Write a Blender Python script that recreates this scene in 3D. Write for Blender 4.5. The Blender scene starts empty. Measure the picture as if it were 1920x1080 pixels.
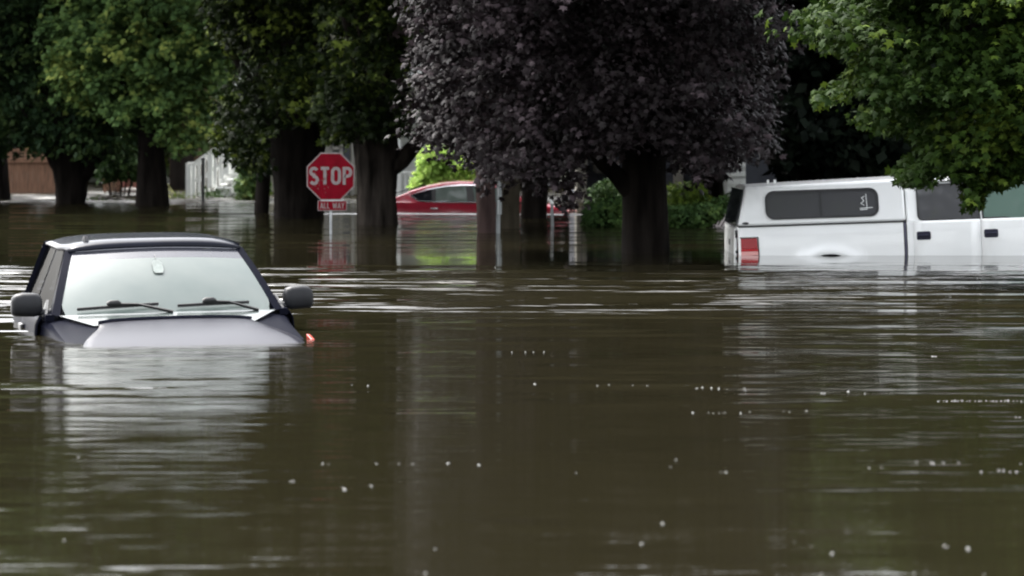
import bpy, bmesh, math, random
import numpy as np
from mathutils import Vector, Matrix, Euler

S = bpy.context.scene
C = S.collection
rad = math.radians

# ------------------------------------------------------------------ camera, light, exposure
F = 5000.0            # focal length in photo pixels (1920 wide)
CAMZ = 1.56           # camera height above the flood water (water surface is z = 0)
HOR = 255.0           # photo row of the horizon
cam_d = bpy.data.cameras.new('camera')
cam = bpy.data.objects.new('camera', cam_d)
C.objects.link(cam)
cam.location = (0, 0, CAMZ)
cam.rotation_euler = (rad(90), 0, 0)
cam_d.sensor_width = 36.0
cam_d.lens = F / 1920.0 * 36.0
cam_d.shift_y = -(540 - HOR) / 1920.0
cam_d.clip_start = 0.5
cam_d.clip_end = 3000
cam_d.dof.use_dof = True
cam_d.dof.focus_distance = 25.0
cam_d.dof.aperture_fstop = 2.8
S.camera = cam

SUN_EL, SUN_AZ = rad(54), rad(-48)       # azimuth clockwise from +Y (away from the camera)
w = bpy.data.worlds.new('World')
S.world = w
w.use_nodes = True
wn = w.node_tree.nodes
wl = w.node_tree.links
bg = wn['Background']
sky = wn.new('ShaderNodeTexSky')
sky.sky_type = 'NISHITA'
sky.sun_disc = False
sky.sun_elevation = SUN_EL
sky.sun_rotation = SUN_AZ
sky.air_density = 1.0
sky.dust_density = 4.0
sky.ozone_density = 1.0
hs = wn.new('ShaderNodeHueSaturation')
hs.inputs['Saturation'].default_value = 0.20
wl.new(sky.outputs[0], hs.inputs['Color'])
wl.new(hs.outputs[0], bg.inputs['Color'])
bg.inputs['Strength'].default_value = 0.15
sl = bpy.data.lights.new('sun', 'SUN')
sl.energy = 1.1
sl.angle = rad(20)
sl.color = (1.0, 0.96, 0.9)
so = bpy.data.objects.new('sun', sl)
C.objects.link(so)
sd = Vector((math.sin(SUN_AZ) * math.cos(SUN_EL), math.cos(SUN_AZ) * math.cos(SUN_EL), math.sin(SUN_EL)))
so.rotation_euler = sd.to_track_quat('Z', 'Y').to_euler()
S.view_settings.view_transform = 'Standard'
S.view_settings.look = 'None'
S.view_settings.gamma = 1
S.view_settings.exposure = 2.6
S.cycles.max_bounces = 6
S.cycles.diffuse_bounces = 2
S.cycles.glossy_bounces = 4
S.cycles.transparent_max_bounces = 6
S.cycles.transmission_bounces = 4
S.cycles.caustics_reflective = False
S.cycles.caustics_refractive = False
S.cycles.use_denoising = True
S.cycles.filter_width = 2.0


def PX(px, D): return (px - 960.0) / F * D
def PZ(py, D): return CAMZ - (py - HOR) / F * D
def P(px, py, D): return Vector((PX(px, D), D, PZ(py, D)))
def DW(py): return F * CAMZ / (py - HOR)      # distance of a point on the water seen at a photo row


# ------------------------------------------------------------------ materials
def mat(name, col, rough=0.5, spec=0.5, metal=0.0, coat=0.0, var=0.0, vscale=4.0, bump=0.0, bscale=20.0,
        stretch=(1, 1, 1), col2=None, coat_rough=0.03):
    m = bpy.data.materials.new(name)
    m.use_nodes = True
    nt = m.node_tree
    b = nt.nodes['Principled BSDF']
    b.inputs['Base Color'].default_value = (*col, 1)
    b.inputs['Roughness'].default_value = rough
    b.inputs['Specular IOR Level'].default_value = spec
    b.inputs['Metallic'].default_value = metal
    b.inputs['Coat Weight'].default_value = coat
    b.inputs['Coat Roughness'].default_value = coat_rough
    tc = nt.nodes.new('ShaderNodeTexCoord')
    mp = nt.nodes.new('ShaderNodeMapping')
    mp.inputs['Scale'].default_value = stretch
    nt.links.new(tc.outputs['Object'], mp.inputs['Vector'])
    if var or col2:
        n = nt.nodes.new('ShaderNodeTexNoise')
        n.inputs['Scale'].default_value = vscale
        n.inputs['Detail'].default_value = 5
        nt.links.new(mp.outputs[0], n.inputs['Vector'])
        r = nt.nodes.new('ShaderNodeValToRGB')
        r.color_ramp.elements[0].position = 0.32
        r.color_ramp.elements[1].position = 0.68
        c2 = col2 if col2 else tuple(min(1, c * (1 + var)) for c in col)
        c1 = col if col2 else tuple(c * (1 - var) for c in col)
        r.color_ramp.elements[0].color = (*c1, 1)
        r.color_ramp.elements[1].color = (*c2, 1)
        nt.links.new(n.outputs['Fac'], r.inputs['Fac'])
        nt.links.new(r.outputs[0], b.inputs['Base Color'])
    if bump:
        n = nt.nodes.new('ShaderNodeTexNoise')
        n.inputs['Scale'].default_value = bscale
        n.inputs['Detail'].default_value = 4
        nt.links.new(mp.outputs[0], n.inputs['Vector'])
        bp = nt.nodes.new('ShaderNodeBump')
        bp.inputs['Strength'].default_value = bump
        bp.inputs['Distance'].default_value = 0.03
        nt.links.new(n.outputs['Fac'], bp.inputs['Height'])
        nt.links.new(bp.outputs[0], b.inputs['Normal'])
    return m


def leaf_mat(name, cols, rough=0.6, spec=0.05, trans=0.2, tcol=None):
    """per-leaf colour (random per island) plus a slow drift through the crown"""
    m = bpy.data.materials.new(name)
    m.use_nodes = True
    nt = m.node_tree
    b = nt.nodes['Principled BSDF']
    out = nt.nodes['Material Output']
    g = nt.nodes.new('ShaderNodeNewGeometry')
    tc = nt.nodes.new('ShaderNodeTexCoord')
    n = nt.nodes.new('ShaderNodeTexNoise')
    n.inputs['Scale'].default_value = 0.9
    n.inputs['Detail'].default_value = 2
    nt.links.new(tc.outputs['Object'], n.inputs['Vector'])
    mx = nt.nodes.new('ShaderNodeMath')
    mx.operation = 'MULTIPLY_ADD'
    nt.links.new(g.outputs['Random Per Island'], mx.inputs[0])
    mx.inputs[1].default_value = 0.55
    sb = nt.nodes.new('ShaderNodeMath')
    sb.operation = 'MULTIPLY_ADD'
    nt.links.new(n.outputs['Fac'], sb.inputs[0])
    sb.inputs[1].default_value = 1.6
    sb.inputs[2].default_value = -0.58
    nt.links.new(sb.outputs[0], mx.inputs[2])
    r = nt.nodes.new('ShaderNodeValToRGB')
    els = r.color_ramp.elements
    els[0].position, els[1].position = .05, .95
    els[0].color, els[1].color = (*cols[0], 1), (*cols[-1], 1)
    for i in range(1, len(cols) - 1):
        els.new(0.05 + 0.9 * i / (len(cols) - 1)).color = (*cols[i], 1)
    nt.links.new(mx.outputs[0], r.inputs['Fac'])
    nt.links.new(r.outputs[0], b.inputs['Base Color'])
    b.inputs['Roughness'].default_value = rough
    b.inputs['Specular IOR Level'].default_value = spec
    t = nt.nodes.new('ShaderNodeBsdfTranslucent')
    if tcol:
        t.inputs['Color'].default_value = (*tcol, 1)
    else:
        nt.links.new(r.outputs[0], t.inputs['Color'])
    ms = nt.nodes.new('ShaderNodeMixShader')
    ms.inputs[0].default_value = trans
    nt.links.new(b.outputs[0], ms.inputs[1])
    nt.links.new(t.outputs[0], ms.inputs[2])
    nt.links.new(ms.outputs[0], out.inputs['Surface'])
    return m


def glass_mat(name, col, see=0.3, rough=0.04, tint=(0.6, 0.65, 0.65)):
    """dirty or fogged car glass: a pale film over see-through tinted glass"""
    m = bpy.data.materials.new(name)
    m.use_nodes = True
    nt = m.node_tree
    b = nt.nodes['Principled BSDF']
    b.inputs['Base Color'].default_value = (*col, 1)
    b.inputs['Roughness'].default_value = rough
    b.inputs['Specular IOR Level'].default_value = 0.15 if 'dark' in name else 0.6
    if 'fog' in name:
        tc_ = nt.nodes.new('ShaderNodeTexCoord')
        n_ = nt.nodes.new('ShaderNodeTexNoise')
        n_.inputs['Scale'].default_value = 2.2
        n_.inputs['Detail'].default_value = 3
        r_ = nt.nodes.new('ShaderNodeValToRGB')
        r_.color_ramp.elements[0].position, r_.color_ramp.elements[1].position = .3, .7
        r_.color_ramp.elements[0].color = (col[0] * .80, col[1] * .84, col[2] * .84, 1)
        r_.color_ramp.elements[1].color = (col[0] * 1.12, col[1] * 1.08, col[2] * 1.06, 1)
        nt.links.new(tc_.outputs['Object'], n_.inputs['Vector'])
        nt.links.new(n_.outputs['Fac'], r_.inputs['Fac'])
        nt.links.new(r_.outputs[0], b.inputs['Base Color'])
    tr = nt.nodes.new('ShaderNodeBsdfTransparent')
    tr.inputs[0].default_value = (*tint, 1)
    ms = nt.nodes.new('ShaderNodeMixShader')
    ms.inputs[0].default_value = see
    nt.links.new(b.outputs[0], ms.inputs[1])
    nt.links.new(tr.outputs[0], ms.inputs[2])
    nt.links.new(ms.outputs[0], nt.nodes['Material Output'].inputs['Surface'])
    return m


M = {}
M['navy'] = mat('navy_paint', (0.005, 0.006, 0.011), 0.2, 0.08, 0.0, 0.08, var=0.2, vscale=3, coat_rough=0.05)
M['hoodnavy'] = mat('hood_paint', (0.010, 0.010, 0.016), 0.35, 0.11, 0.0, 0.05, coat_rough=0.2)
M['blackplastic'] = mat('black_plastic', (0.02, 0.02, 0.021), 0.45, 0.5, var=0.2, bump=0.05, bscale=80)
M['greyplastic'] = mat('weathered_plastic', (0.008, 0.0085, 0.010), 0.5, 0.25, var=0.25, vscale=9)
M['rubber'] = mat('rubber', (0.012, 0.012, 0.012), 0.6, 0.4, var=0.2)
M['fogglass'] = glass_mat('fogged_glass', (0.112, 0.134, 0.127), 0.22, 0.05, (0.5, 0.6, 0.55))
M['tintband'] = glass_mat('sun_tint_glass', (0.045, 0.046, 0.056), 0.10, 0.05)
M['pillar'] = mat('pillar_paint', (0.0045, 0.005, 0.009), 0.4, 0.012, 0.0, 0.0)
M['darkglass'] = glass_mat('dark_glass', (0.012, 0.013, 0.016), 0.08, 0.03, (0.1, 0.1, 0.11))
M['sideglass'] = glass_mat('clear_side_glass', (0.012, 0.013, 0.016), 0.86, 0.05, (0.30, 0.31, 0.33))
M['greyglass'] = glass_mat('grey_glass', (0.085, 0.086, 0.09), 0.12, 0.05, (0.2, 0.2, 0.2))
M['greenglass'] = glass_mat('green_glass', (0.12, 0.17, 0.15), 0.35, 0.04, (0.55, 0.7, 0.62))
M['whitepaint'] = mat('white_paint', (0.86, 0.87, 0.86), 0.3, 0.5, 0, 0.6, var=0.03, vscale=1.5)
M['mudfilm'] = M['whitepaint']
M['redlens'] = mat('red_lens', (0.30, 0.002, 0.008), 0.2, 0.3, 0, 0.1)
M['redlens2'] = mat('red_reflector', (0.42, 0.006, 0.012), 0.2, 0.3, 0, 0.1)
M['clearlens'] = mat('clear_lens', (0.70, 0.33, 0.31), 0.1, 0.6, 0, 0.6)
M['amber'] = mat('amber_lens', (0.30, 0.035, 0.02), 0.2, 0.4, 0, 0.2)
M['chrome'] = mat('chrome', (0.75, 0.75, 0.77), 0.12, 0.5, 1.0)
M['redpaint'] = mat('red_paint', (0.33, 0.015, 0.034), 0.28, 0.5, 0.15, 1.0, var=0.08)
M['signred'] = mat('sign_red', (0.145, 0.002, 0.009), 0.6, 0.06, var=0.18, vscale=6)
M['signwhite'] = mat('sign_white', (0.225, 0.195, 0.19), 0.6, 0.06, var=0.12, vscale=14)
M['galv'] = mat('galvanised_steel', (0.36, 0.37, 0.37), 0.5, 0.5, 0.4, var=0.2, vscale=6)
M['whitepost'] = mat('white_post_paint', (0.19, 0.205, 0.205), 0.5, 0.3, var=0.1)
M['blackmetal'] = mat('black_metal', (0.012, 0.012, 0.016), 0.5, 0.4, var=0.2)
M['bark_dark'] = mat('dark_bark', (0.009, 0.0075, 0.0065), 0.95, 0.03, var=0.55, vscale=7, bump=1.0, bscale=9, stretch=(1, 1, 0.18))
M['bark_grey'] = mat('grey_bark', (0.019, 0.016, 0.0135), 0.95, 0.03, var=0.8, vscale=7, bump=1.0, bscale=9, stretch=(1, 1, 0.16))
M['bark_red'] = mat('reddish_bark', (0.034, 0.023, 0.021), 0.95, 0.03, var=0.3, vscale=9, bump=0.7, bscale=12, stretch=(1, 1, 0.2))
M['bark_olive'] = mat('olive_bark', (0.028, 0.024, 0.017), 0.95, 0.03, var=0.3, vscale=9, bump=0.7, bscale=12, stretch=(1, 1, 0.2))
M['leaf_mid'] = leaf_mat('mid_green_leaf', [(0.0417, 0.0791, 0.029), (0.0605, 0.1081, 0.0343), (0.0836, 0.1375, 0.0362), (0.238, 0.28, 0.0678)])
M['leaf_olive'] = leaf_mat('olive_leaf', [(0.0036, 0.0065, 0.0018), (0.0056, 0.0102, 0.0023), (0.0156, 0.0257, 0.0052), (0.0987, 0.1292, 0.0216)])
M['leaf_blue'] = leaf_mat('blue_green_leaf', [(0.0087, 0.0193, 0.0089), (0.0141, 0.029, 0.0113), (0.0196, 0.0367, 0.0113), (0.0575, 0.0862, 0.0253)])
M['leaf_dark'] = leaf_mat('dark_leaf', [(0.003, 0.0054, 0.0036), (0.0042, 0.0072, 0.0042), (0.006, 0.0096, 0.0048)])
M['leaf_purple'] = leaf_mat('purple_leaf', [(0.0071, 0.0045, 0.0054), (0.0104, 0.0086, 0.0083), (0.0185, 0.0134, 0.0151), (0.0652, 0.0497, 0.0539)],
                            rough=0.55, spec=0.09, trans=0.06)
M['leaf_fresh'] = leaf_mat('fresh_leaf', [(0.0086, 0.0191, 0.0037), (0.013, 0.0267, 0.0045), (0.0194, 0.0369, 0.0053), (0.0842, 0.1215, 0.0175)])
M['leaf_bright'] = leaf_mat('lime_leaf', [(0.169, 0.275, 0.0585), (0.26, 0.4, 0.0845), (0.364, 0.5, 0.117), (0.598, 0.7, 0.221)], trans=0.4)
M['leaf_shrub'] = leaf_mat('shrub_leaf', [(0.0132, 0.0288, 0.0096), (0.0216, 0.045, 0.012), (0.033, 0.06, 0.0156), (0.056, 0.091, 0.021)])
M['leaf_yellow'] = leaf_mat('yellow_shrub_leaf', [(0.05, 0.09, 0.016), (0.09, 0.14, 0.02), (0.14, 0.19, 0.025)])
M['stalk'] = mat('straw_stalk', (0.36, 0.36, 0.14), 0.7, 0.3, var=0.3)
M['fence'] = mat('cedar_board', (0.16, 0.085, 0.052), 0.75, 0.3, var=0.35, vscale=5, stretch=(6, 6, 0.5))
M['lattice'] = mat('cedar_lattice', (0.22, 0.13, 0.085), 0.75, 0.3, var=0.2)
M['brick'] = mat('brown_brick', (0.11, 0.045, 0.035), 0.9, 0.2, var=0.35, vscale=9)
M['capstone'] = mat('cap_stone', (0.40, 0.37, 0.34), 0.9, 0.2, var=0.15)
M['siding_beige'] = mat('beige_siding', (0.27, 0.255, 0.205), 0.7, 0.3, var=0.08)
M['siding_white'] = mat('white_siding', (0.72, 0.74, 0.70), 0.6, 0.3, var=0.05)
M['siding_blue'] = mat('slate_siding', (0.055, 0.058, 0.07), 0.7, 0.3, var=0.1)
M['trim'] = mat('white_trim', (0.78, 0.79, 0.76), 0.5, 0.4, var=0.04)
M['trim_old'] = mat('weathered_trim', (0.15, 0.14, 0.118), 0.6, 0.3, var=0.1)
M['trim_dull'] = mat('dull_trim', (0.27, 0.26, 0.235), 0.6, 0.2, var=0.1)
M['shingle'] = mat('roof_shingle', (0.09, 0.085, 0.08), 0.9, 0.2, var=0.35, vscale=15)
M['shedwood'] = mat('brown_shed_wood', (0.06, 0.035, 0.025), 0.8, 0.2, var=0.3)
M['winglass'] = mat('window_glass', (0.09, 0.10, 0.10), 0.06, 0.6)
M['slat'] = mat('weathered_slat', (0.42, 0.37, 0.36), 0.8, 0.3, var=0.3)
M['foam'] = mat('foam_white', (0.30, 0.30, 0.29), 0.35, 0.5)
M['tag'] = mat('white_card', (0.8, 0.82, 0.8), 0.6, 0.3)
M['card'] = mat('pale_card', (0.17, 0.19, 0.18), 0.6, 0.1, var=.15, vscale=30)
M['bluehandle'] = mat('dark_handle', (0.016, 0.016, 0.034), 0.4, 0.3)
M['gap'] = mat('gap_seal', (.10, .10, .14), .6, .3)
M['soil'] = mat('wet_soil', (0.05, 0.045, 0.03), 0.9, 0.2, col2=(0.03, 0.05, 0.02), vscale=0.3)
M['stick'] = mat('wet_wood', (0.03, 0.024, 0.018), 0.7, 0.3, var=0.4)
M['interior'] = mat('grey_interior', (0.30, 0.31, 0.30), 0.8, 0.2, var=0.1)


# ------------------------------------------------------------------ mesh helpers
class MB:
    def __init__(s): s.v, s.f = [], []

    def add(s, vs, fs):
        o = len(s.v)
        s.v += [tuple(x) for x in vs]
        s.f += [tuple(i + o for i in f) for f in fs]
        return s

    def box(s, c, d, rot=None):
        x, y, z = d[0] / 2, d[1] / 2, d[2] / 2
        vs = [Vector((a * x, b * y, e * z)) for a in (-1, 1) for b in (-1, 1) for e in (-1, 1)]
        if rot is not None:
            R = Euler(rot).to_matrix()
            vs = [R @ q for q in vs]
        c = Vector(c)
        return s.add([q + c for q in vs], [(0, 1, 3, 2), (4, 6, 7, 5), (0, 4, 5, 1), (2, 3, 7, 6), (0, 2, 6, 4), (1, 5, 7, 3)])

    def bar(s, a, b, wx, wy=None, up=(0, 0, 1)):
        wy = wy or wx
        a, b = Vector(a), Vector(b)
        t = (b - a).normalized()
        u = Vector(up)
        if abs(t.dot(u)) > 0.95: u = Vector((1, 0, 0))
        sx = t.cross(u).normalized() * wx / 2
        sy = sx.cross(t).normalized() * wy / 2
        vs = [p + i * sx + j * sy for p in (a, b) for i, j in ((-1, -1), (1, -1), (1, 1), (-1, 1))]
        return s.add(vs, [(0, 1, 2, 3), (7, 6, 5, 4), (0, 4, 5, 1), (1, 5, 6, 2), (2, 6, 7, 3), (3, 7, 4, 0)])

    def tube(s, pts, rs, seg=8, cap=True, noise=None):
        pts = [Vector(p) for p in pts]
        if not hasattr(rs, '__len__'): rs = [rs] * len(pts)
        rings, up = [], Vector((0.31, 0.95, 0.1))
        for i, p in enumerate(pts):
            t = (pts[min(i + 1, len(pts) - 1)] - pts[max(i - 1, 0)]).normalized()
            a = t.cross(up)
            if a.length < 1e-3: a = t.cross(Vector((1, 0, 0)))
            a.normalize()
            b = t.cross(a).normalized()
            ring = []
            for k in range(seg):
                th = 2 * math.pi * k / seg
                rr = rs[i] * (1 + (noise(i, k) if noise else 0))
                ring.append(p + (a * math.cos(th) + b * math.sin(th)) * rr)
            rings.append(ring)
        return s.loft(rings, True, cap)

    def loft(s, rings, closed=True, cap=True):
        n = len(rings[0])
        vs = [q for r in rings for q in r]
        fs = []
        for i in range(len(rings) - 1):
            for k in range(n if closed else n - 1):
                k2 = (k + 1) % n
                fs.append((i * n + k, i * n + k2, (i + 1) * n + k2, (i + 1) * n + k))
        if cap and closed:
            fs.append(tuple(range(n))[::-1])
            fs.append(tuple((len(rings) - 1) * n + k for k in range(n)))
        return s.add(vs, fs)

    def grid(s, fn, nu, nv):
        return s.loft([[fn(i / nu, j / nv) for j in range(nv + 1)] for i in range(nu + 1)], False, False)

    def prism(s, poly, off):
        n = len(poly)
        poly = [Vector(p) for p in poly]
        off = Vector(off)
        return s.add(poly + [p + off for p in poly],
                     [tuple(range(n)), tuple(range(2 * n - 1, n - 1, -1))] +
                     [(i, i + n, (i + 1) % n + n, (i + 1) % n) for i in range(n)])

    def build(s, name, m, parent=None, smooth=None, bevel=0.0, solid=0.0, sub=0):
        me = bpy.data.meshes.new(name)
        me.from_pydata(s.v, [], s.f)
        bm = bmesh.new()
        bm.from_mesh(me)
        bmesh.ops.recalc_face_normals(bm, faces=bm.faces[:])
        bm.to_mesh(me)
        bm.free()
        me.materials.append(m)
        if smooth is not None:
            me.shade_smooth()
            if smooth < 180: me.set_sharp_from_angle(angle=rad(smooth))
        o = bpy.data.objects.new(name, me)
        C.objects.link(o)
        if parent is not None: o.parent = parent
        if solid:
            md = o.modifiers.new('solid', 'SOLIDIFY')
            md.thickness = solid
            md.offset = 0
        if bevel:
            md = o.modifiers.new('bevel', 'BEVEL')
            md.width = bevel
            md.segments = 2
            md.limit_method = 'ANGLE'
            md.angle_limit = rad(40)
        if sub:
            md = o.modifiers.new('sub', 'SUBSURF')
            md.levels = md.render_levels = sub
        return o


def tag(o, label=None, cat=None, group=None, kind=None):
    if label: o['label'] = label
    if cat: o['category'] = cat
    if group: o['group'] = group
    if kind: o['kind'] = kind
    return o


def empty(name, loc, rot=(0, 0, 0)):
    o = bpy.data.objects.new(name, None)
    o.empty_display_size = 0.3
    C.objects.link(o)
    o.location = loc
    o.rotation_euler = rot
    return o


def rrect(x0, x1, z0, z1, r, n=5):
    """rounded rectangle outline in (x, z)"""
    out = []
    for cx, cz, a0 in ((x1 - r, z1 - r, 0), (x0 + r, z1 - r, 90), (x0 + r, z0 + r, 180), (x1 - r, z0 + r, 270)):
        for k in range(n + 1):
            a = rad(a0 + 90 * k / n)
            out.append((cx + r * math.cos(a), cz + r * math.sin(a)))
    return out


def strip(poly, wd, closed=False):
    """2-D polyline -> list of quads of constant width (mitred)"""
    n = len(poly)
    L, R = [], []
    for i in range(n):
        p = Vector(poly[i])
        a = Vector(poly[i - 1]) if (i > 0 or closed) else None
        b = Vector(poly[(i + 1) % n]) if (i < n - 1 or closed) else None
        d1 = (p - a).normalized() if a is not None else None
        d2 = (b - p).normalized() if b is not None else None
        if d1 is None: d1 = d2
        if d2 is None: d2 = d1
        n1 = Vector((-d1.y, d1.x))
        n2 = Vector((-d2.y, d2.x))
        nn = (n1 + n2)
        if nn.length < 1e-4: nn = n1
        nn.normalize()
        k = wd / 2 / max(0.45, nn.dot(n1))
        L.append(p + nn * k)
        R.append(p - nn * k)
    return L, R


def add_strip(mb, poly, wd, to3, depth, closed=False):
    """ribbon with thickness; to3(x, z, d) maps to 3-D, d = outward distance"""
    L, R = strip(poly, wd, closed)
    n = len(poly)
    vs, fs = [], []
    for i in range(n):
        vs += [to3(L[i].x, L[i].y, depth), to3(R[i].x, R[i].y, depth), to3(R[i].x, R[i].y, 0), to3(L[i].x, L[i].y, 0)]
    for i in range(n if closed else n - 1):
        a, b = i * 4, ((i + 1) % n) * 4
        for k in range(4):
            fs.append((a + k, a + (k + 1) % 4, b + (k + 1) % 4, b + k))
    if not closed:
        fs += [(0, 1, 2, 3), ((n - 1) * 4 + 3, (n - 1) * 4 + 2, (n - 1) * 4 + 1, (n - 1) * 4)]
    mb.add(vs, fs)


# ------------------------------------------------------------------ foliage
_h = [(0, 0), (.50, .06), (.27, .26), (.57, .56), (.20, .56), (0, 1.0)]
_o = _h + [(-x, y) for x, y in _h[-2:0:-1]]
MAPLE_V = np.array([(0, .36, .03)] + [(x, y, -.45 * x * x - .16 * y * y) for x, y in _o])
MAPLE_F = np.array([(0, 1 + i, 1 + (i + 1) % len(_o)) for i in range(len(_o))])
BIRCH_V = np.array([(0, 0, 0), (.34, .40, -.08), (0, 1, -.12), (-.34, .40, -.08)])
BIRCH_F = np.array([(0, 1, 2), (0, 2, 3)])


def leaf_arrays(cen, nrm, tip, size, kind):
    V, Fc = (MAPLE_V, MAPLE_F) if kind == 'maple' else (BIRCH_V, BIRCH_F)
    nrm = nrm / np.linalg.norm(nrm, axis=1, keepdims=True)
    tip = tip - (tip * nrm).sum(1, keepdims=True) * nrm
    tip = tip / (np.linalg.norm(tip, axis=1, keepdims=True) + 1e-9)
    side = np.cross(tip, nrm)
    vs = (cen[:, None, :] + size[:, None, None] * (V[None, :, 0:1] * side[:, None, :] + V[None, :, 1:2] * tip[:, None, :]
                                                   + V[None, :, 2:3] * nrm[:, None, :]))
    n, k = len(cen), len(V)
    fs = Fc[None, :, :] + (np.arange(n) * k)[:, None, None]
    return vs.reshape(-1, 3), fs.reshape(-1, 3)


def leaf_object(name, arrs, m, parent):
    vs, fs, off = [], [], 0
    for a, b in arrs:
        vs.append(a)
        fs.append(b + off)
        off += len(a)
    V, Fc = np.concatenate(vs), np.concatenate(fs)
    me = bpy.data.meshes.new(name)
    me.vertices.add(len(V))
    me.vertices.foreach_set('co', V.astype(np.float32).ravel())
    me.loops.add(len(Fc) * 3)
    me.loops.foreach_set('vertex_index', Fc.astype(np.int32).ravel())
    me.polygons.add(len(Fc))
    me.polygons.foreach_set('loop_start', np.arange(0, len(Fc) * 3, 3, dtype=np.int32))
    me.update(calc_edges=True)
    me.materials.append(m)
    o = bpy.data.objects.new(name, me)
    C.objects.link(o)
    o.parent = parent
    return o


def sprays(rng, anchors, outdir, length, leaves, size, kind, droop=0.35, lateral=0.13, upbias=0.55, outline=None):
    """leafy twigs: each starts at an anchor, runs outward and droops; leaves lie along it in a loose flat layer"""
    n = len(anchors)
    d = outdir + rng.normal(0, .35, (n, 3))
    d[:, 2] *= 0.55
    d /= np.linalg.norm(d, axis=1, keepdims=True) + 1e-9
    L = length * rng.uniform(.6, 1.35, n)
    t = rng.uniform(0, 1, (n, leaves))
    pos = anchors[:, None, :] + d[:, None, :] * (L[:, None] * t)[:, :, None]
    pos[:, :, 2] -= droop * L[:, None] * t ** 2
    sc = lateral * (1.15 - .6 * t)[:, :, None]
    pos = pos + rng.normal(0, 1, (n, leaves, 3)) * sc * np.array([1, 1, .55])
    nr = np.array([0, 0, upbias]) + .45 * d[:, None, :] + rng.normal(0, .42, (n, leaves, 3))
    tp = d[:, None, :] * .8 + np.array([0, 0, -.45]) + rng.normal(0, .5, (n, leaves, 3))
    sz = size * rng.uniform(.5, 1.4, (n, leaves))
    pos, nr, tp, sz = pos.reshape(-1, 3), nr.reshape(-1, 3), tp.reshape(-1, 3), sz.ravel()
    if outline is not None:      # keep the crown to its silhouette; every twig overshoots by its own amount
        poly, D, jit = outline
        jx, jy = np.repeat(rng.normal(0, jit, n), leaves), np.repeat(rng.normal(0, jit, n), leaves)
        x, y = 960 + pos[:, 0] / pos[:, 1] * F + jx, HOR - (pos[:, 2] - CAMZ) / pos[:, 1] * F + jy
        k = inpoly(poly, x, y)
        pos, nr, tp, sz = pos[k], nr[k], tp[k], sz[k]
    return leaf_arrays(pos, nr, tp, sz, kind)


def inpoly(poly, x, y):
    r = np.zeros(len(x), bool)
    j = len(poly) - 1
    for i in range(len(poly)):
        xi, yi = poly[i]
        xj, yj = poly[j]
        c = ((yi > y) != (yj > y)) & (x < (xj - xi) * (y - yi) / (yj - yi + 1e-12) + xi)
        r ^= c
        j = i
    return r


def region_anchors(rng, poly, D, rD, nclump, per, cr, front=0.5, centre=None, shift=0.0):
    """clump centres inside a silhouette given in photo pixels at distance D, spread rD in depth; twig anchors round each clump"""
    xs, ys = [p[0] for p in poly], [p[1] for p in poly]
    cx, cy = [], []
    while len(cx) < nclump:
        x = rng.uniform(min(xs), max(xs), 400)
        y = rng.uniform(min(ys), max(ys), 400)
        k = inpoly(poly, x, y)
        cx += list(x[k])
        cy += list(y[k])
    cx, cy = np.array(cx[:nclump]), np.array(cy[:nclump])
    dep = np.where(rng.random(nclump) < front, rng.uniform(-rD, -.45 * rD, nclump), rng.uniform(-.5 * rD, rD, nclump))
    X = (cx - 960) / F * D
    Z = CAMZ - (cy - HOR) / F * D
    dep = dep + shift
    cen = np.stack([X, D + dep, Z], 1)
    a = np.repeat(cen, per, 0)
    off = rng.normal(0, 1, (len(a), 3)) * np.array([cr, cr, cr * .30])
    off[:, 2] -= .30 * np.abs(off[:, 0]) * (1 if cr > .15 else 0)
    a = a + off
    if centre is None:
        centre = np.array([X.mean(), D, Z.mean()])
    out = a - centre
    out /= np.linalg.norm(out, axis=1, keepdims=True) + 1e-9
    out = out * .7 + off / (np.linalg.norm(off, axis=1, keepdims=True) + 1e-9) * .6
    return a, out, cen


def shell_anchors(rng, c, r, n):
    d = rng.normal(0, 1, (n, 3))
    d /= np.linalg.norm(d, axis=1, keepdims=True)
    u = rng.uniform(.35, 1, (n, 1)) ** .5
    return np.array(c) + d * np.array(r) * u, d


def trunk_mesh(path, radii, limbs, seed, seg=14):
    """tapered trunk with a flare, furrowed bark profile, and limbs joined into the one mesh"""
    rnd = random.Random(seed)
    ph = [rnd.uniform(0, 6.3) for _ in range(6)]
    mb = MB()
    # resample the path
    pts, rs = [], []
    for i in range(len(path) - 1):
        a, b = Vector(path[i]), Vector(path[i + 1])
        for k in range(6):
            t = k / 6
            pts.append(a.lerp(b, t))
            rs.append(radii[i] * (1 - t) + radii[i + 1] * t)
    pts.append(Vector(path[-1]))
    rs.append(radii[-1])

    def nz(i, k):
        th = 2 * math.pi * k / seg
        return .07 * math.sin(3 * th + ph[0] + i * .17) + .05 * math.sin(5 * th + ph[1] - i * .23) + .03 * math.sin(9 * th + ph[2] + i * .5) + rnd.uniform(-.02, .02)
    mb.tube(pts, rs, seg, True, nz)
    for lp, r0, r1 in limbs:
        lp = [Vector(p) for p in lp]
        q, rr = [], []
        for i in range(len(lp) - 1):
            for k in range(4):
                t = k / 4
                q.append(lp[i].lerp(lp[i + 1], t) + Vector((rnd.uniform(-1, 1), rnd.uniform(-1, 1), rnd.uniform(-1, 1))) * r0 * .12)
                rr.append(r0 + (r1 - r0) * (i + t) / (len(lp) - 1))
        q.append(lp[-1])
        rr.append(r1)
        mb.tube(q, rr, 9, True, lambda i, k: .06 * math.sin(2.1 * k + i))
    return mb


GB = -1.1      # street level under the flood


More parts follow.
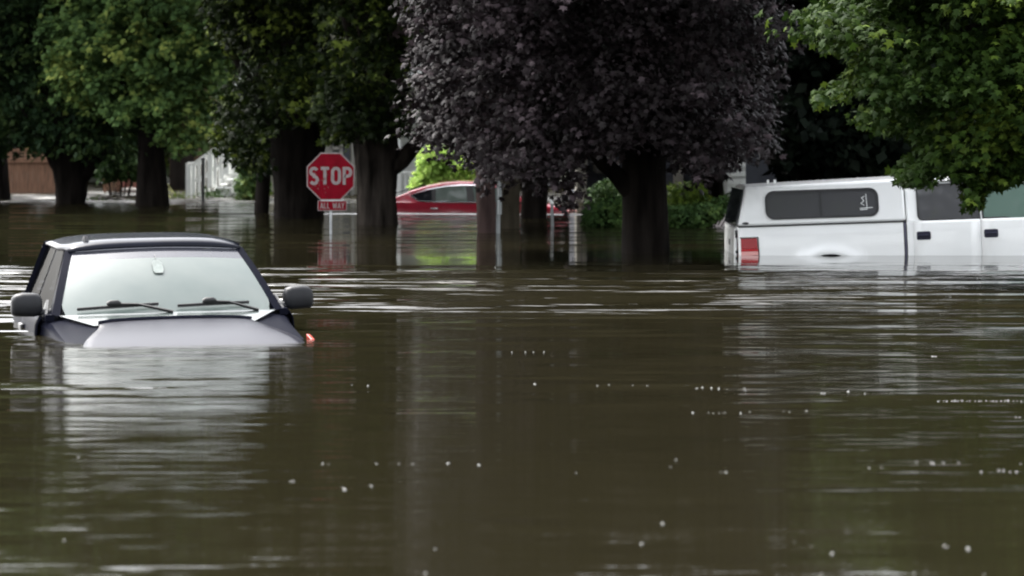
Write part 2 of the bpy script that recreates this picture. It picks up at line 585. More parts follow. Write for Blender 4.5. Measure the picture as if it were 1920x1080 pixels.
def tree(name, label, base, D, r, bark, leafm, regions, upper, seed, path=None, limbs=(), size=.13, group=None,
         near='maple', height=9.0, cat='tree', flare=1.25, per=7, lv=16, twig=.38, jit=9, front=.4, shift=0.0):
    """base = photo column of the trunk at the water; regions = [(poly, nclumps, depth radius, clump radius)], upper = [(centre, radii, n twigs)]"""
    rng = np.random.default_rng(seed)
    rnd = random.Random(seed)
    bx = PX(base, D)
    root = empty(name, (0, 0, 0))
    root.location = (bx, D, GB)
    tag(root, label, cat, group)
    inv = Vector((bx, D, GB))
    if path is None:
        path = [(bx, D, GB), (bx, D, 0), (bx + rnd.uniform(-.1, .1), D, 1.6), (bx + rnd.uniform(-.3, .3), D + rnd.uniform(-.3, .3), height * .55),
                (bx + rnd.uniform(-.5, .5), D, height)]
        rr = [r * flare * 1.15, r * flare, r * .95, r * .6, r * .15]
    else:
        rr = [p[3] for p in path]
        path = [p[:3] for p in path]
    lb = [([Vector(p) - inv for p in l[0]], l[1], l[2]) for l in limbs]
    top = Vector(path[-2]) - inv
    arrs = []
    centre = np.array([bx, D, PZ(-150, D)])
    for poly, ncl, rD, cr in regions:
        a, out, cen = region_anchors(rng, poly, D, rD, int(ncl * .68), per, cr, front=0.0, shift=shift)
        arrs.append(sprays(rng, a, out, twig, lv, size, near, outline=(poly, D, jit)))
        a, out, c2 = region_anchors(rng, poly, D, rD, int(ncl * front), per * 2, cr * 1.25, front=1.0, shift=shift)
        arrs.append(sprays(rng, a, out, twig, lv, size, near, upbias=.8, outline=(poly, D, jit)))
        cen = np.concatenate([cen, c2])
        # limbs reaching some of the clumps
        for q in cen[:: max(1, len(cen) // 9)]:
            e = Vector(q) - inv
            s = Vector(path[2]) - inv
            s = s.lerp(top, rnd.uniform(.3, 1.0))
            mid = s.lerp(e, .5) + Vector((0, 0, .5))
            lb.append(([s, mid, e], r * .22, r * .05))
    for c, rad3, n in upper:
        a, out = shell_anchors(rng, c, rad3, n)
        k = HOR - (a[:, 2] - CAMZ) / a[:, 1] * F < -190 - 40 * (40 / a[:, 1])      # the coarse leaves stay above what the camera sees
        a, out = a[k], out[k]
        arrs.append(sprays(rng, a, out, .9, 10, .36, 'simple', lateral=.3))
        for q in a[:: max(1, len(a) // 7)]:
            e = Vector(q) - inv
            s = (Vector(path[2]) - inv).lerp(top, rnd.uniform(.4, 1.0))
            lb.append(([s, s.lerp(e, .5) + Vector((0, 0, .4)), e], r * .25, r * .05))
    trunk_mesh([Vector(p) - inv for p in path], rr, lb, seed).build('trunk', bark, root, smooth=180)
    arrs = [(v - np.array(inv), f) for v, f in arrs]
    leaf_object('crown', arrs, leafm, root)
    return root


# ------------------------------------------------------------------ setting: ground, water
gm = MB()
gm.grid(lambda u, v: Vector((-600 + 1200 * u, -40 + 1440 * v ** 1.6, GB + min(1.6, max(0, (-40 + 1440 * v ** 1.6 - 78) * .09)))), 8, 160)
tag(gm.build('ground', M['soil'], None, smooth=180), kind='structure')

wm = bpy.data.materials.new('flood_water')
wm.use_nodes = True
nt = wm.node_tree
N, Lk = nt.nodes.new, nt.links.new
b = nt.nodes['Principled BSDF']
b.inputs['Base Color'].default_value = (0.0098, 0.0086, 0.0044, 1)
b.inputs['Roughness'].default_value = 0.035
b.inputs['IOR'].default_value = 1.333
b.inputs['Specular IOR Level'].default_value = 0.5
tc = N('ShaderNodeTexCoord')


def wnoise(sc, scale, detail=2.0, rough=.5, off=0):
    mp = N('ShaderNodeMapping')
    mp.inputs['Scale'].default_value = (*sc, 1)
    mp.inputs['Location'].default_value = (off, off * 1.7, off * .3)
    Lk(tc.outputs['Object'], mp.inputs['Vector'])
    n = N('ShaderNodeTexNoise')
    n.inputs['Scale'].default_value = scale
    n.inputs['Detail'].default_value = detail
    n.inputs['Roughness'].default_value = rough
    Lk(mp.outputs[0], n.inputs['Vector'])
    return n


def vmath(op, a, b_):
    n = N('ShaderNodeVectorMath')
    n.operation = op
    for i, q in enumerate((a, b_)):
        if isinstance(q, tuple): n.inputs[i].default_value = q
        else: Lk(q, n.inputs[i])
    return n.outputs[0]


def smath(op, a, b_, c_=None):
    n = N('ShaderNodeMath')
    n.operation = op
    for i, q in enumerate((a, b_, c_)):
        if q is None: continue
        if isinstance(q, (int, float)): n.inputs[i].default_value = q
        else: Lk(q, n.inputs[i])
    return n.outputs[0]


sep = N('ShaderNodeSeparateXYZ')
Lk(tc.outputs['Object'], sep.inputs[0])
# ripple amplitude along the street: current lines and wind patches at certain distances
warp = wnoise((.16, .05), 1.0, 2, .5, 3)
yw = smath('MULTIPLY_ADD', warp.outputs['Fac'], 3.2, sep.outputs['Y'])
yw = smath('SUBTRACT', yw, 1.6)
fac = smath('DIVIDE', yw, 80.0)
def yramp(stops):
    rp = N('ShaderNodeValToRGB')
    Lk(fac, rp.inputs['Fac'])
    els = rp.color_ramp.elements
    els[0].position, els[1].position = stops[0][0] / 80, stops[-1][0] / 80
    els[0].color, els[1].color = [(q[1], q[1], q[1], 1) for q in (stops[0], stops[-1])]
    for yy, a in stops[1:-1]:
        els.new(yy / 80).color = (a, a, a, 1)
    return rp.outputs[0]


def remap(src, a, b_, c_, d_):
    pr = N('ShaderNodeMapRange')
    for i_, q_ in enumerate((a, b_, c_, d_)): pr.inputs[i_ + 1].default_value = q_
    Lk(src, pr.inputs[0])
    return pr.outputs[0]


calm = yramp([(6, .36), (12.0, .34), (15.5, .31), (18, .30), (20, .28), (23.5, .18), (30.5, .12), (32.6, .06), (34.4, .06), (36.5, .26), (43, .34), (52, .40), (57, .5), (62, .6)])
calm = smath('MULTIPLY', calm, remap(wnoise((.2, .9), 1.0, 3, .6, 11).outputs['Fac'], .36, .66, .5, 1.3))
gust = yramp([(6, .0), (15.2, .0), (16.4, .10), (17.2, .16), (17.8, .06), (20, .10), (23.0, .25), (24.5, .9), (29, 1.0), (31.0, .9), (33.0, .0), (52.6, .0), (53.2, 1.0), (54, .1), (60.0, .3), (63, 1.0), (72, 1.0)])
gust = smath('MULTIPLY', gust, remap(wnoise((.55, 2.6), 1.0, 5, .62, 23).outputs['Fac'], .53, .585, 0.0, 1.0))
far = yramp([(6, .0), (52.3, .0), (52.8, .32), (53.3, .32), (53.8, .0), (62.5, .0), (64.5, .6), (72, .6)])
far = smath('MULTIPLY', far, remap(wnoise((.10, .5), 1.0, 3, .6, 41).outputs['Fac'], .38, .58, 0.25, 1.0))
gust = smath('MAXIMUM', gust, far)
amp = smath('MULTIPLY_ADD', gust, 2.5, calm)
n1 = wnoise((.30, 3.6), 1.0, 3, .55, 0)
n2 = wnoise((.9, 11.0), 1.0, 2, .5, 7)
n3 = wnoise((2.2, 60.0), 1.0, 1, .5, 31)
s1 = vmath('MULTIPLY', vmath('SUBTRACT', n1.outputs['Color'], (.5, .5, .5)), (.008, .22, 0))
s2 = vmath('MULTIPLY', vmath('SUBTRACT', n2.outputs['Color'], (.5, .5, .5)), (.010, .28, 0))
s3 = vmath('MULTIPLY', vmath('SUBTRACT', n3.outputs['Color'], (.5, .5, .5)), (.006, .17, 0))
sm = vmath('ADD', s1, s2)
sc_ = N('ShaderNodeVectorMath')
sc_.operation = 'SCALE'
Lk(sm, sc_.inputs[0])
Lk(amp, sc_.inputs['Scale'])
gb = N('ShaderNodeCombineXYZ')      # at this grazing view mostly the facets that lean towards the viewer show
chop = yramp([(6, .0), (17.6, .0), (18.6, .02), (22.5, .03), (24.3, .085), (29.0, .10), (32.6, .0), (34.8, .0), (37.5, .035), (44, .075), (60, .10), (72, .10)])      # steep chop across the street
chop = smath('MULTIPLY', chop, remap(wnoise((.22, 1.5), 1.0, 4, .62, 57).outputs['Fac'], .40, .58, .0, 1.0))
Lk(smath('SUBTRACT', smath('MULTIPLY', gust, -.44), chop), gb.inputs['Y'])
Lk(smath('MULTIPLY', gust, smath('MULTIPLY_ADD', wnoise((1.3, 5.0), 1.0, 2, .6, 77).outputs['Fac'], 1.5, -.85)), gb.inputs['X'])
sg_ = vmath('ADD', sc_.outputs[0], gb.outputs[0])
s3c = N('ShaderNodeVectorMath')
s3c.operation = 'SCALE'
Lk(s3, s3c.inputs[0])
Lk(remap(calm, .04, .2, .12, 1.0), s3c.inputs['Scale'])
nn = vmath('ADD', vmath('ADD', sg_, s3c.outputs[0]), (0, 0, 1))
nrm = N('ShaderNodeVectorMath')
nrm.operation = 'NORMALIZE'
Lk(nn, nrm.inputs[0])
Lk(nrm.outputs[0], b.inputs['Normal'])
wmb = MB()
wmb.grid(lambda u, v: Vector((-250 + 500 * u, -30 + 125 * v, 0)), 4, 4)
tag(wmb.build('flood_water', wm), kind='structure')


# ------------------------------------------------------------------ houses, fence, steps (behind the trees)
def siding(mb, x0, x1, z0, z1, y, lap=.13, dep=.018):
    """lap siding facing the camera (-Y): each board leans out at its bottom edge"""
    n = max(1, int(round((z1 - z0) / lap)))
    h = (z1 - z0) / n
    for i in range(n):
        a = z0 + i * h
        vs = [(x0, y - dep, a), (x1, y - dep, a), (x1, y, a + h), (x0, y, a + h), (x0, y + .05, a), (x1, y + .05, a), (x1, y + .05, a + h), (x0, y + .05, a + h)]
        mb.add(vs, [(0, 1, 2, 3), (0, 4, 5, 1), (4, 7, 6, 5), (0, 3, 7, 4), (1, 5, 6, 2)])


def gable_roof(x0, x1, y0, y1, ze, rise, m, parent):
    mb = MB()
    ov = .45
    xm = (x0 + x1) / 2
    p = [(x0 - ov, ze - .2), (xm, ze + rise), (x1 + ov, ze - .2), (x1 + ov, ze - .35), (xm, ze + rise - .17), (x0 - ov, ze - .35)]
    mb.prism([(a, y0 - ov, b_) for a, b_ in p], (0, y1 - y0 + 2 * ov, 0))
    return mb.build('roof', m, parent)


def window(parent, x0, x1, z0, z1, y, m=None):
    f = MB()
    for a, b_ in (((x0, y, z0), (x1, y, z0)), ((x0, y, z1), (x1, y, z1)), ((x0, y, z0), (x0, y, z1)), ((x1, y, z0), (x1, y, z1)), ((x0, y, (z0 + z1) / 2), (x1, y, (z0 + z1) / 2))):
        f.bar(a, b_, .09, .07, up=(0, 1, 0))
    fr = f.build('window', m or M['trim'], parent)
    g = MB()
    g.box(((x0 + x1) / 2, y + .03, (z0 + z1) / 2), (x1 - x0, .02, z1 - z0))
    g.build('pane', M['winglass'], fr)


# beige house behind the stop sign
D = 71.0
hx0, hx1 = PX(604, D), PX(742, D)
h = empty('beige_house', (0, 0, 0))
tag(h, 'beige house with lap siding and white corner trim behind the stop sign', 'house')
mb = MB()
siding(mb, hx0, hx1, -.5, 4.6, D)
mb.box(((hx0 + hx1) / 2, D + 4.1, 2.05), (hx1 - hx0, 8.0, 5.1))
mb.add([(hx0, D + .1, 4.6), (hx1, D + .1, 4.6), ((hx0 + hx1) / 2, D + .1, 6.3), (hx0, D + 8, 4.6), (hx1, D + 8, 4.6), ((hx0 + hx1) / 2, D + 8, 6.3)],
       [(0, 1, 2), (3, 5, 4)])
mb.build('wall', M['siding_beige'], h)
gable_roof(hx0, hx1, D, D + 8, 4.6, 1.75, M['shingle'], h)
mb = MB()
mb.box((PX(612, D), D - .05, 2.0), (.10, .07, 5.0))
mb.box((hx1, D - .05, 2.0), (.12, .07, 5.0))
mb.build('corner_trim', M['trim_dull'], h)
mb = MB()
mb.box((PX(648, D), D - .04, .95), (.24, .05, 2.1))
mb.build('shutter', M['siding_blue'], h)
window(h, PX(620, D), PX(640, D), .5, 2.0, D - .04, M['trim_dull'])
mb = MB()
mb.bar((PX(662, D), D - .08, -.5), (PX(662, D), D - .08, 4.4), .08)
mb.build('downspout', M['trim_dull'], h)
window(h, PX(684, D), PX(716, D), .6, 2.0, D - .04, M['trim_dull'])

# white porch with railing, behind the red car
D = 69.0
h = empty('white_porch', (0, 0, 0))
tag(h, 'white porch with railing and lap siding behind the rear of the red car', 'porch')
x0, x1 = PX(743, D), PX(905, D)
mb = MB()
siding(mb, x0, x1, -.6, 3.6, D + 2.2)
mb.box(((x0 + x1) / 2, D + 3.4, 1.5), (x1 - x0, 2.2, 4.2))
mb.build('wall', M['siding_white'], h)
mb = MB()
mb.box(((x0 + x1) / 2, D + 1.05, -.25), (x1 - x0, 2.1, .12))
mb.build('deck', M['trim'], h)
mb = MB()
mb.box(((x0 + x1) / 2, D + 1.0, 3.0), (x1 - x0 + .4, 2.6, .16))
mb.build('roof', M['shingle'], h)
mb = MB()
for z in (.62, -.02):
    mb.box(((x0 + x1) / 2, D, z), (x1 - x0, .07, .07))
n = 19
for i in range(n + 1):
    mb.box((x0 + (x1 - x0) * i / n, D, .30), (.045, .045, .60))
mb.build('railing', M['trim'], h)
for x in (x0 + .05, x1 - .05):
    mb = MB()
    mb.box((x, D, 1.2), (.13, .13, 3.6))
    mb.build('post', M['trim'], h, bevel=.01)

# slate and white house with a porch on the right
D = 63.0
h = empty('porch_house', (0, 0, 0))
tag(h, 'slate and white house with a deep shaded porch behind the purple tree', 'house')
x0, x1 = PX(1081, D), PX(1560, D)
mb = MB()
siding(mb, PX(1098, D), PX(1290, D), -.6, 3.6, D + 1.8)
mb.box(((x0 + x1) / 2, D + 5.0, 2.0), (x1 - x0, 6.0, 5.2))
mb.build('wall', M['siding_blue'], h)
mb = MB()
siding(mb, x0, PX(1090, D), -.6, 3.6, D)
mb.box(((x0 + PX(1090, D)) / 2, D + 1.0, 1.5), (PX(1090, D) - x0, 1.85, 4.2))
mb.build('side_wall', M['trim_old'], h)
mb = MB()
siding(mb, PX(1366, D), PX(1400, D), -.6, 3.6, D + .3, lap=.2, dep=.03)
mb.box(((PX(1366, D) + PX(1400, D)) / 2, D + 1.2, 1.5), (PX(1400, D) - PX(1366, D), 1.6, 4.2))
mb.build('bay_wall', M['siding_white'], h)
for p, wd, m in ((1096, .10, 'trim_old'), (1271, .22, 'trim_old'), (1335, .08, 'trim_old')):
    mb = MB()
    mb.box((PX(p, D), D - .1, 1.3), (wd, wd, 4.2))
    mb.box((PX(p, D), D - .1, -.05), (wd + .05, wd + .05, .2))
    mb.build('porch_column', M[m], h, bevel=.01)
gable_roof(x0, x1, D, D + 8, 4.6, 2.2, M['shingle'], h)
window(h, PX(1120, D), PX(1150, D), .7, 2.2, D + 1.75, M['trim_old'])

# small white house with outside steps at the left
D = 72.0
h = empty('white_house', (0, 0, 0))
tag(h, 'white house wall just visible behind the white steps', 'house')
x0, x1 = PX(412, D), PX(500, D)
mb = MB()
siding(mb, x0, x1, -.6, 4.0, D, lap=.16)
mb.box(((x0 + x1) / 2, D + 3.1, 1.7), (x1 - x0, 6.0, 4.6))
mb.build('wall', M['siding_white'], h)
gable_roof(x0, x1, D, D + 6, 4.0, 1.0, M['shingle'], h)
mb = MB()
mb.box((x0 + .03, D - .05, 1.7), (.12, .08, 4.6))
mb.build('corner_trim', M['trim'], h)
window(h, PX(450, D), PX(478, D), .6, 1.7, D - .04)

D = 69.5
st = empty('porch_steps', (PX(352, D), D, 0))
tag(st, 'bright white wooden steps with railings climbing to the right', 'steps')
mb = MB()
ox = PX(352, D)
L = PX(425, D) - ox
for y in (0, 1.1):
    mb = MB()
    mb.bar((0, y, PZ(307, D)), (.22, y, PZ(307, D)), .06, .08)
    mb.bar((.2, y, PZ(305, D)), (L, y, PZ(262, D)), .06, .08)
    mb.bar((.2, y, PZ(340, D)), (L, y, PZ(300, D)), .05, .06)
    mb.build('handrail', M['trim'], st)
for y in (0, 1.1):
    for i in range(8):
        t = i / 7
        x = .02 + (L - .04) * t
        zt = PZ(306 - 43 * max(0, t - .2) / .8, D)
        zb = PZ(372 - 60 * max(0, t - .25), D)
        mb = MB()
        wd = .13 if i in (0, 4, 7) else .07
        mb.box((x, y, (zt + zb) / 2), (wd, wd, zt - zb))
        mb.build('baluster', M['trim'], st)
for i in range(6):
    mb = MB()
    mb.box((.25 + i * .16, .55, -.25 + i * .13), (.2, 1.06, .05))
    mb.build('tread', M['trim'], st)
mb = MB()
mb.prism([(.22, 1.12, -.6), (L, 1.12, -.6), (L, 1.12, .62), (.5, 1.12, -.2), (.22, 1.12, -.45)], (0, .04, 0))
mb.build('stringer', M['trim'], st)
mb = MB()
mb.prism([(.3, -.04, -.5), (L, -.04, .28), (L, -.04, .08), (.45, -.04, -.6), (.3, -.04, -.6)], (0, .03, 0))
mb.build('stringer', M['trim'], st)
# lower landing box right of the steps
mb = MB()
mb.box((PX(422, D) - ox, -.35, PZ(366, D)), (.33, .3, .34))
mb.box((PX(422, D) - ox, -.35, PZ(353, D) + .01), (.42, .36, .05))
mb.build('landing', M['trim'], st)

# brown shed behind the steps
D = 78.0
h = empty('brown_shed', (0, 0, 0))
tag(h, 'dark brown wooden shed in shadow left of the white steps', 'shed')
x0, x1 = PX(318, D), PX(420, D)
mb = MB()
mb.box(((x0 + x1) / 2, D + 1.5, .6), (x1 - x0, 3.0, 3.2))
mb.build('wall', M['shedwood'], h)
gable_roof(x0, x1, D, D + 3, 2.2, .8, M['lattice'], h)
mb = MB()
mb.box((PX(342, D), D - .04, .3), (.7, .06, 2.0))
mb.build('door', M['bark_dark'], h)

# cedar fence with lattice top
D = 73.0
fn = empty('wooden_fence', (PX(14, D), D, 0))
tag(fn, 'brown cedar board fence with a lattice top at the left edge', 'fence')
ox = PX(14, D)
rnd = random.Random(4)
x = -1.7
mb = MB()
zt = PZ(303, D)
while x < PX(128, D) - ox:
    wd = rnd.uniform(.13, .15)
    mb.box((x + wd / 2, rnd.uniform(-.006, .006), (zt - .8) / 2), (wd - .008, .022, zt + .8))
    x += wd
mb.build('board_panel', M['fence'], fn)
xe = x
mb = MB()
mb.box(((xe - 1.7) / 2, -.03, zt + .02), (xe + 1.7, .07, .09))
mb.box(((xe - 1.7) / 2, -.03, PZ(281, D)), (xe + 1.7, .05, .07))
mb.build('rail', M['fence'], fn)
mb = MB()
hgt = PZ(281, D) - zt
k = -1.7
while k < xe:
    mb.box((k, -.01, zt + hgt / 2), (.035, .012, hgt))
    k += .095
for j in range(1, 4):
    mb.box(((xe - 1.7) / 2, -.024, zt + hgt * j / 4 + .02), (xe + 1.7, .012, .035))
mb.build('lattice', M['lattice'], fn)
for px in (-60, 14, 120):
    mb = MB()
    mb.box((PX(px, D) - ox, .08, (PZ(280, D) - .9) / 2), (.12, .12, PZ(280, D) + .9))
    mb.build('post', M['fence'], fn)

# cedar gate panel and brick wall farther right
D = 74.5
g = empty('wooden_gate', (PX(210, D), D, 0))
tag(g, 'small orange brown slatted wooden gate between two dark trunks', 'gate')
mb = MB()
for i in range(7):
    mb.box((0, 0, -.15 + i * .105), (PX(222, D) - PX(198, D), .03, .095))
mb.build('slat_panel', M['lattice'], g)
for px in (197, 223):
    mb = MB()
    mb.box((PX(px, D) - PX(210, D), 0, .1), (.09, .09, 1.2))
    mb.build('post', M['fence'], g)
g = empty('brick_wall', (PX(250, D), D, 0))
tag(g, 'low dark brown brick wall with a pale capstone beside the gate', 'wall')
mb = MB()
a, b_ = PX(226, D) - PX(250, D), PX(266, D) - PX(250, D)
mb.box(((a + b_) / 2, .5, -.1), (b_ - a, .25, 1.3))
mb.build('brickwork', M['brick'], g)
mb = MB()
mb.box(((a + .1 + b_) / 2, -.1, PZ(355, D)), (b_ - a - .1, .6, .07))
mb.build('capstone', M['capstone'], g)

# ------------------------------------------------------------------ trees
ST = 'street trees standing in the flood'
tree('purple_maple', 'purple leaved maple with a thick black trunk leaning out a left limb', 1208, 35.5, .30, M['bark_dark'], M['leaf_purple'],
     [([(765, -420), (1440, -420), (1452, 20), (1458, 100), (1450, 180), (1452, 240), (1425, 285), (1370, 300), (1335, 330), (1290, 330), (1260, 285), (1200, 275), (1150, 285), (1115, 268),
        (1090, 285), (1085, 330), (1080, 385), (1058, 396), (1035, 370), (1025, 320), (1000, 300), (985, 310), (965, 330), (935, 340), (912, 300), (892, 278), (870, 292), (838, 285),
        (815, 264), (770, 266), (757, 230), (775, 180), (768, 140), (790, 110), (765, 60), (772, 0)], 400, 1.6, .34)],
     [((PX(1130, 35.5), 35.6, 5.4), (3.8, 3.2, 2.0), 420)], 11,
     limbs=[([P(1215, 400, 35.5), P(1170, 345, 35.4), P(1120, 290, 35.2), P(1040, 200, 34.9)], .17, .05),
            ([P(1215, 330, 35.5), P(1240, 240, 35.4), P(1330, 120, 35.2)], .16, .05),
            ([P(1205, 330, 35.5), P(1130, 180, 35.8), P(1000, 60, 35.8)], .15, .05)], size=.084, group=ST, height=6.5, flare=1.06, lv=26, jit=18, front=.27)

tree('maple_tree', 'mid green maple with layered pale tipped boughs, second trunk from the fence', 283, 60, .29, M['bark_dark'], M['leaf_mid'],
     [([(100, -300), (470, -300), (480, 60), (470, 110), (440, 160), (410, 200), (405, 262), (380, 275), (350, 268), (315, 272), (290, 240), (262, 220), (225, 224), (190, 212), (160, 198), (130, 188), (100, 172),
        (92, 150), (110, 138), (88, 118), (92, 98), (120, 92), (122, 72), (80, 68), (60, 40), (62, 22), (110, 10)], 190, 1.8, .42)],
     [((PX(230, 60), 57.5, 8.4), (4.2, 2.6, 2.6), 800)], 12, front=.30, size=.125, group=ST, height=10, per=9, lv=24, twig=.5, jit=13)

tree('linden_tree', 'dark blue green tree with a broad trunk in front of the cedar fence', 130, 62, .36, M['bark_dark'], M['leaf_blue'],
     [([(-260, -300), (300, -300), (290, 240), (262, 262), (240, 290), (190, 285), (150, 300), (100, 285), (60, 284), (0, 290), (-200, 280)], 330, 2.0, .4)],
     [((PX(90, 62), 59.5, 8.4), (5.0, 3.0, 2.6), 800)], 13, near='simple', front=.22, size=.15, group=ST, height=10, per=8, lv=20, twig=.5,
     path=[(PX(130, 62), 62, GB, .36), (PX(130, 62), 62, 0, .33), (PX(132, 62), 62, .55, .40), (PX(128, 62), 62.0, 1.7, .55), (PX(120, 62), 62.4, 5, .36), (PX(118, 62), 62.6, 10, .08)],
     limbs=[([P(150, 330, 62), P(200, 262, 62), P(260, 160, 61.5)], .26, .06), ([P(120, 320, 62), P(70, 240, 62), P(0, 120, 62)], .24, .06)])

tree('leaning_tree', 'dark trunk cut by the left picture edge beside the fence', 0, 66, .20, M['bark_dark'], M['leaf_blue'],
     [([(-320, -420), (60, -420), (60, 240), (30, 270), (-300, 270)], 70, 2.0, .4)], [((PX(-60, 66), 67, 9), (3, 3, 4), 150)], 14,
     near='simple', size=.18, group=ST, height=11)

tree('slim_tree', 'slim dark trunk left of the massive trunk by the stop sign', 491, 54, .145, M['bark_dark'], M['leaf_blue'],
     [([(430, 180), (500, 160), (508, 300), (490, 330), (458, 322), (440, 298)], 40, 1.2, .28)],
     [], 15, near='simple', size=.15, group=ST, height=8, flare=1.05)

tree('massive_tree', 'massive black trunk standing immediately left of the stop sign', 556, 51, .46, M['bark_dark'], M['leaf_olive'],
     [([(385, -420), (660, -420), (660, 150), (625, 200), (605, 232), (570, 225), (530, 240), (505, 262), (495, 318), (458, 322), (440, 298), (415, 288), (400, 240), (405, 180), (440, 120), (390, 60)], 280, 2.2, .36)],
     [((PX(530, 51), 48.6, 7.2), (3.8, 2.8, 2.6), 480)], 16, size=.12, front=.16, shift=-.8, group=ST, height=9,
     path=[(PX(556, 51), 51, GB, .52), (PX(556, 51), 51, 0, .47), (PX(557, 51), 51, .7, .46), (PX(560, 51), 51, 1.9, .55), (PX(560, 51), 51.2, 4.5, .40), (PX(555, 51), 51.4, 8.6, .08)],
     limbs=[([P(540, 280, 51), P(500, 200, 51), P(430, 90, 50.5)], .24, .05), ([P(585, 270, 51), P(640, 160, 50.6), P(700, 40, 50.2)], .24, .05)])

tree('furrowed_tree', 'grey furrowed trunk right of the stop sign with a bough reaching right', 706, 47, .355, M['bark_grey'], M['leaf_olive'],
     [([(600, -420), (800, -420), (780, 0), (772, 80), (762, 190), (752, 246), (725, 252), (690, 250), (650, 264), (615, 262), (612, 235), (590, 215), (610, 120)], 190, 1.8, .32)],
     [((PX(720, 47), 45.6, 6.8), (3.2, 3.0, 2.4), 420)], 17, size=.12, front=.20, group=ST, height=8,
     path=[(PX(706, 47), 47, GB, .42), (PX(706, 47), 47, 0, .37), (PX(705, 47), 47, .55, .345), (PX(708, 47), 47, 1.35, .40), (PX(705, 47), 47.1, 2.2, .38), (PX(700, 47), 47.3, 8, .08)],
     limbs=[([P(715, 330, 47), P(752, 300, 46.9), P(800, 250, 46.7), P(850, 170, 46.4)], .20, .08), ([P(700, 300, 47), P(668, 230, 46.8), P(640, 120, 46.5)], .16, .05)])

tree('reddish_tree', 'slender reddish brown trunk immediately left of the white signpost', 913, 43, .14, M['bark_red'], M['leaf_purple'],
     [([(790, -420), (1010, -420), (1010, 240), (960, 270), (900, 280), (800, 260)], 60, 1.2, .35)], [((PX(915, 43), 44.5, 5.8), (2.2, 2.0, 1.8), 120)], 18,
     near='simple', size=.16, group=ST, height=8, flare=1.12)
tree('olive_tree', 'olive brown trunk immediately right of the white signpost', 954, 45, .17, M['bark_olive'], M['leaf_dark'],
     [([(860, -420), (1160, -420), (1150, 250), (1000, 290), (880, 280)], 70, 1.6, .4)], [((PX(960, 45), 47, 6.2), (2.6, 2.2, 2.0), 120)], 19,
     near='simple', size=.19, group=ST, height=8, flare=1.05)
tree('black_trunk_tree', 'straight black trunk in front of the bonnet of the red car', 1001, 50.3, .25, M['leaf_dark'] and M['bark_dark'], M['leaf_dark'],
     [([(940, -420), (1260, -420), (1260, 290), (1160, 275), (1085, 285), (1060, 310), (1010, 315), (950, 300)], 190, 2.2, .4)], [((PX(1150, 50), 48, 6.8), (3.0, 3.0, 2.2), 200)], 20,
     near='simple', size=.2, group=ST, height=8, flare=1.0)

tree('overhanging_tree', 'fresh green tree whose boughs hang over the white pickup at the right', 2180, 29, .30, M['bark_grey'], M['leaf_fresh'],
     [([(1422, 18), (1440, 22), (1490, 25), (1540, 5), (1590, -20), (1640, -160), (1740, -420), (2350, -420), (2350, 250), (1990, 330), (1930, 332), (1880, 342), (1852, 352), (1842, 386), (1818, 398),
        (1804, 390), (1815, 345), (1795, 328), (1762, 328), (1740, 343), (1702, 350), (1680, 340), (1672, 315), (1692, 303), (1720, 272), (1694, 256), (1690, 246), (1640, 247), (1605, 228), (1600, 213), (1640, 200),
        (1658, 190), (1630, 165), (1585, 182), (1560, 192), (1532, 196), (1521, 180), (1530, 166), (1570, 158), (1590, 138), (1600, 112), (1578, 97), (1540, 92), (1520, 74), (1480, 72), (1445, 76), (1425, 56)], 420, 1.3, .22)],
     [((PX(2330, 29), 29, 5.6), (2.6, 2.4, 2.4), 200)], 21, size=.086, group=None, height=7, per=6, lv=23, twig=.34, jit=6)

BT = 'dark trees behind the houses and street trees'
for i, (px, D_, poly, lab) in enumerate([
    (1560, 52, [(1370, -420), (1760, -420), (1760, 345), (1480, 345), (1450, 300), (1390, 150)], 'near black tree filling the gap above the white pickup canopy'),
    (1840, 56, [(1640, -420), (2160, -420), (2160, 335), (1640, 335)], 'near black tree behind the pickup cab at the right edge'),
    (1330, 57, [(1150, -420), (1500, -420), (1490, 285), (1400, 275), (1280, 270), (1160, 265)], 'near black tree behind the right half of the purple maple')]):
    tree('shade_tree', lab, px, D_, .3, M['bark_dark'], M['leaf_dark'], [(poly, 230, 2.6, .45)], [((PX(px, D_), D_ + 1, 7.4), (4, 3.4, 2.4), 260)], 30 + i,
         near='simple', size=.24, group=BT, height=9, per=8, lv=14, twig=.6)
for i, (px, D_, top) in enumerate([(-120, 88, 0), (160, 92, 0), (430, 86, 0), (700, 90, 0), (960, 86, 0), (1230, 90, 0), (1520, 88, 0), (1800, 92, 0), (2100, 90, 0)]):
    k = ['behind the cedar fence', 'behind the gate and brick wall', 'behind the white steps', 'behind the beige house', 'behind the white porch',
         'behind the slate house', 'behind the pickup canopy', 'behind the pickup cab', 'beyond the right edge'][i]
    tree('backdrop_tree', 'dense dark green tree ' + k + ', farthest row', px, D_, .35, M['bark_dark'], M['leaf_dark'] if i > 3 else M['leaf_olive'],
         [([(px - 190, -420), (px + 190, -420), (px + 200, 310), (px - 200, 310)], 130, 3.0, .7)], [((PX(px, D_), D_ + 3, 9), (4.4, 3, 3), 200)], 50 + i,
         near='simple', size=.38, group='farthest row of trees', height=11, per=8, lv=14, twig=.9)


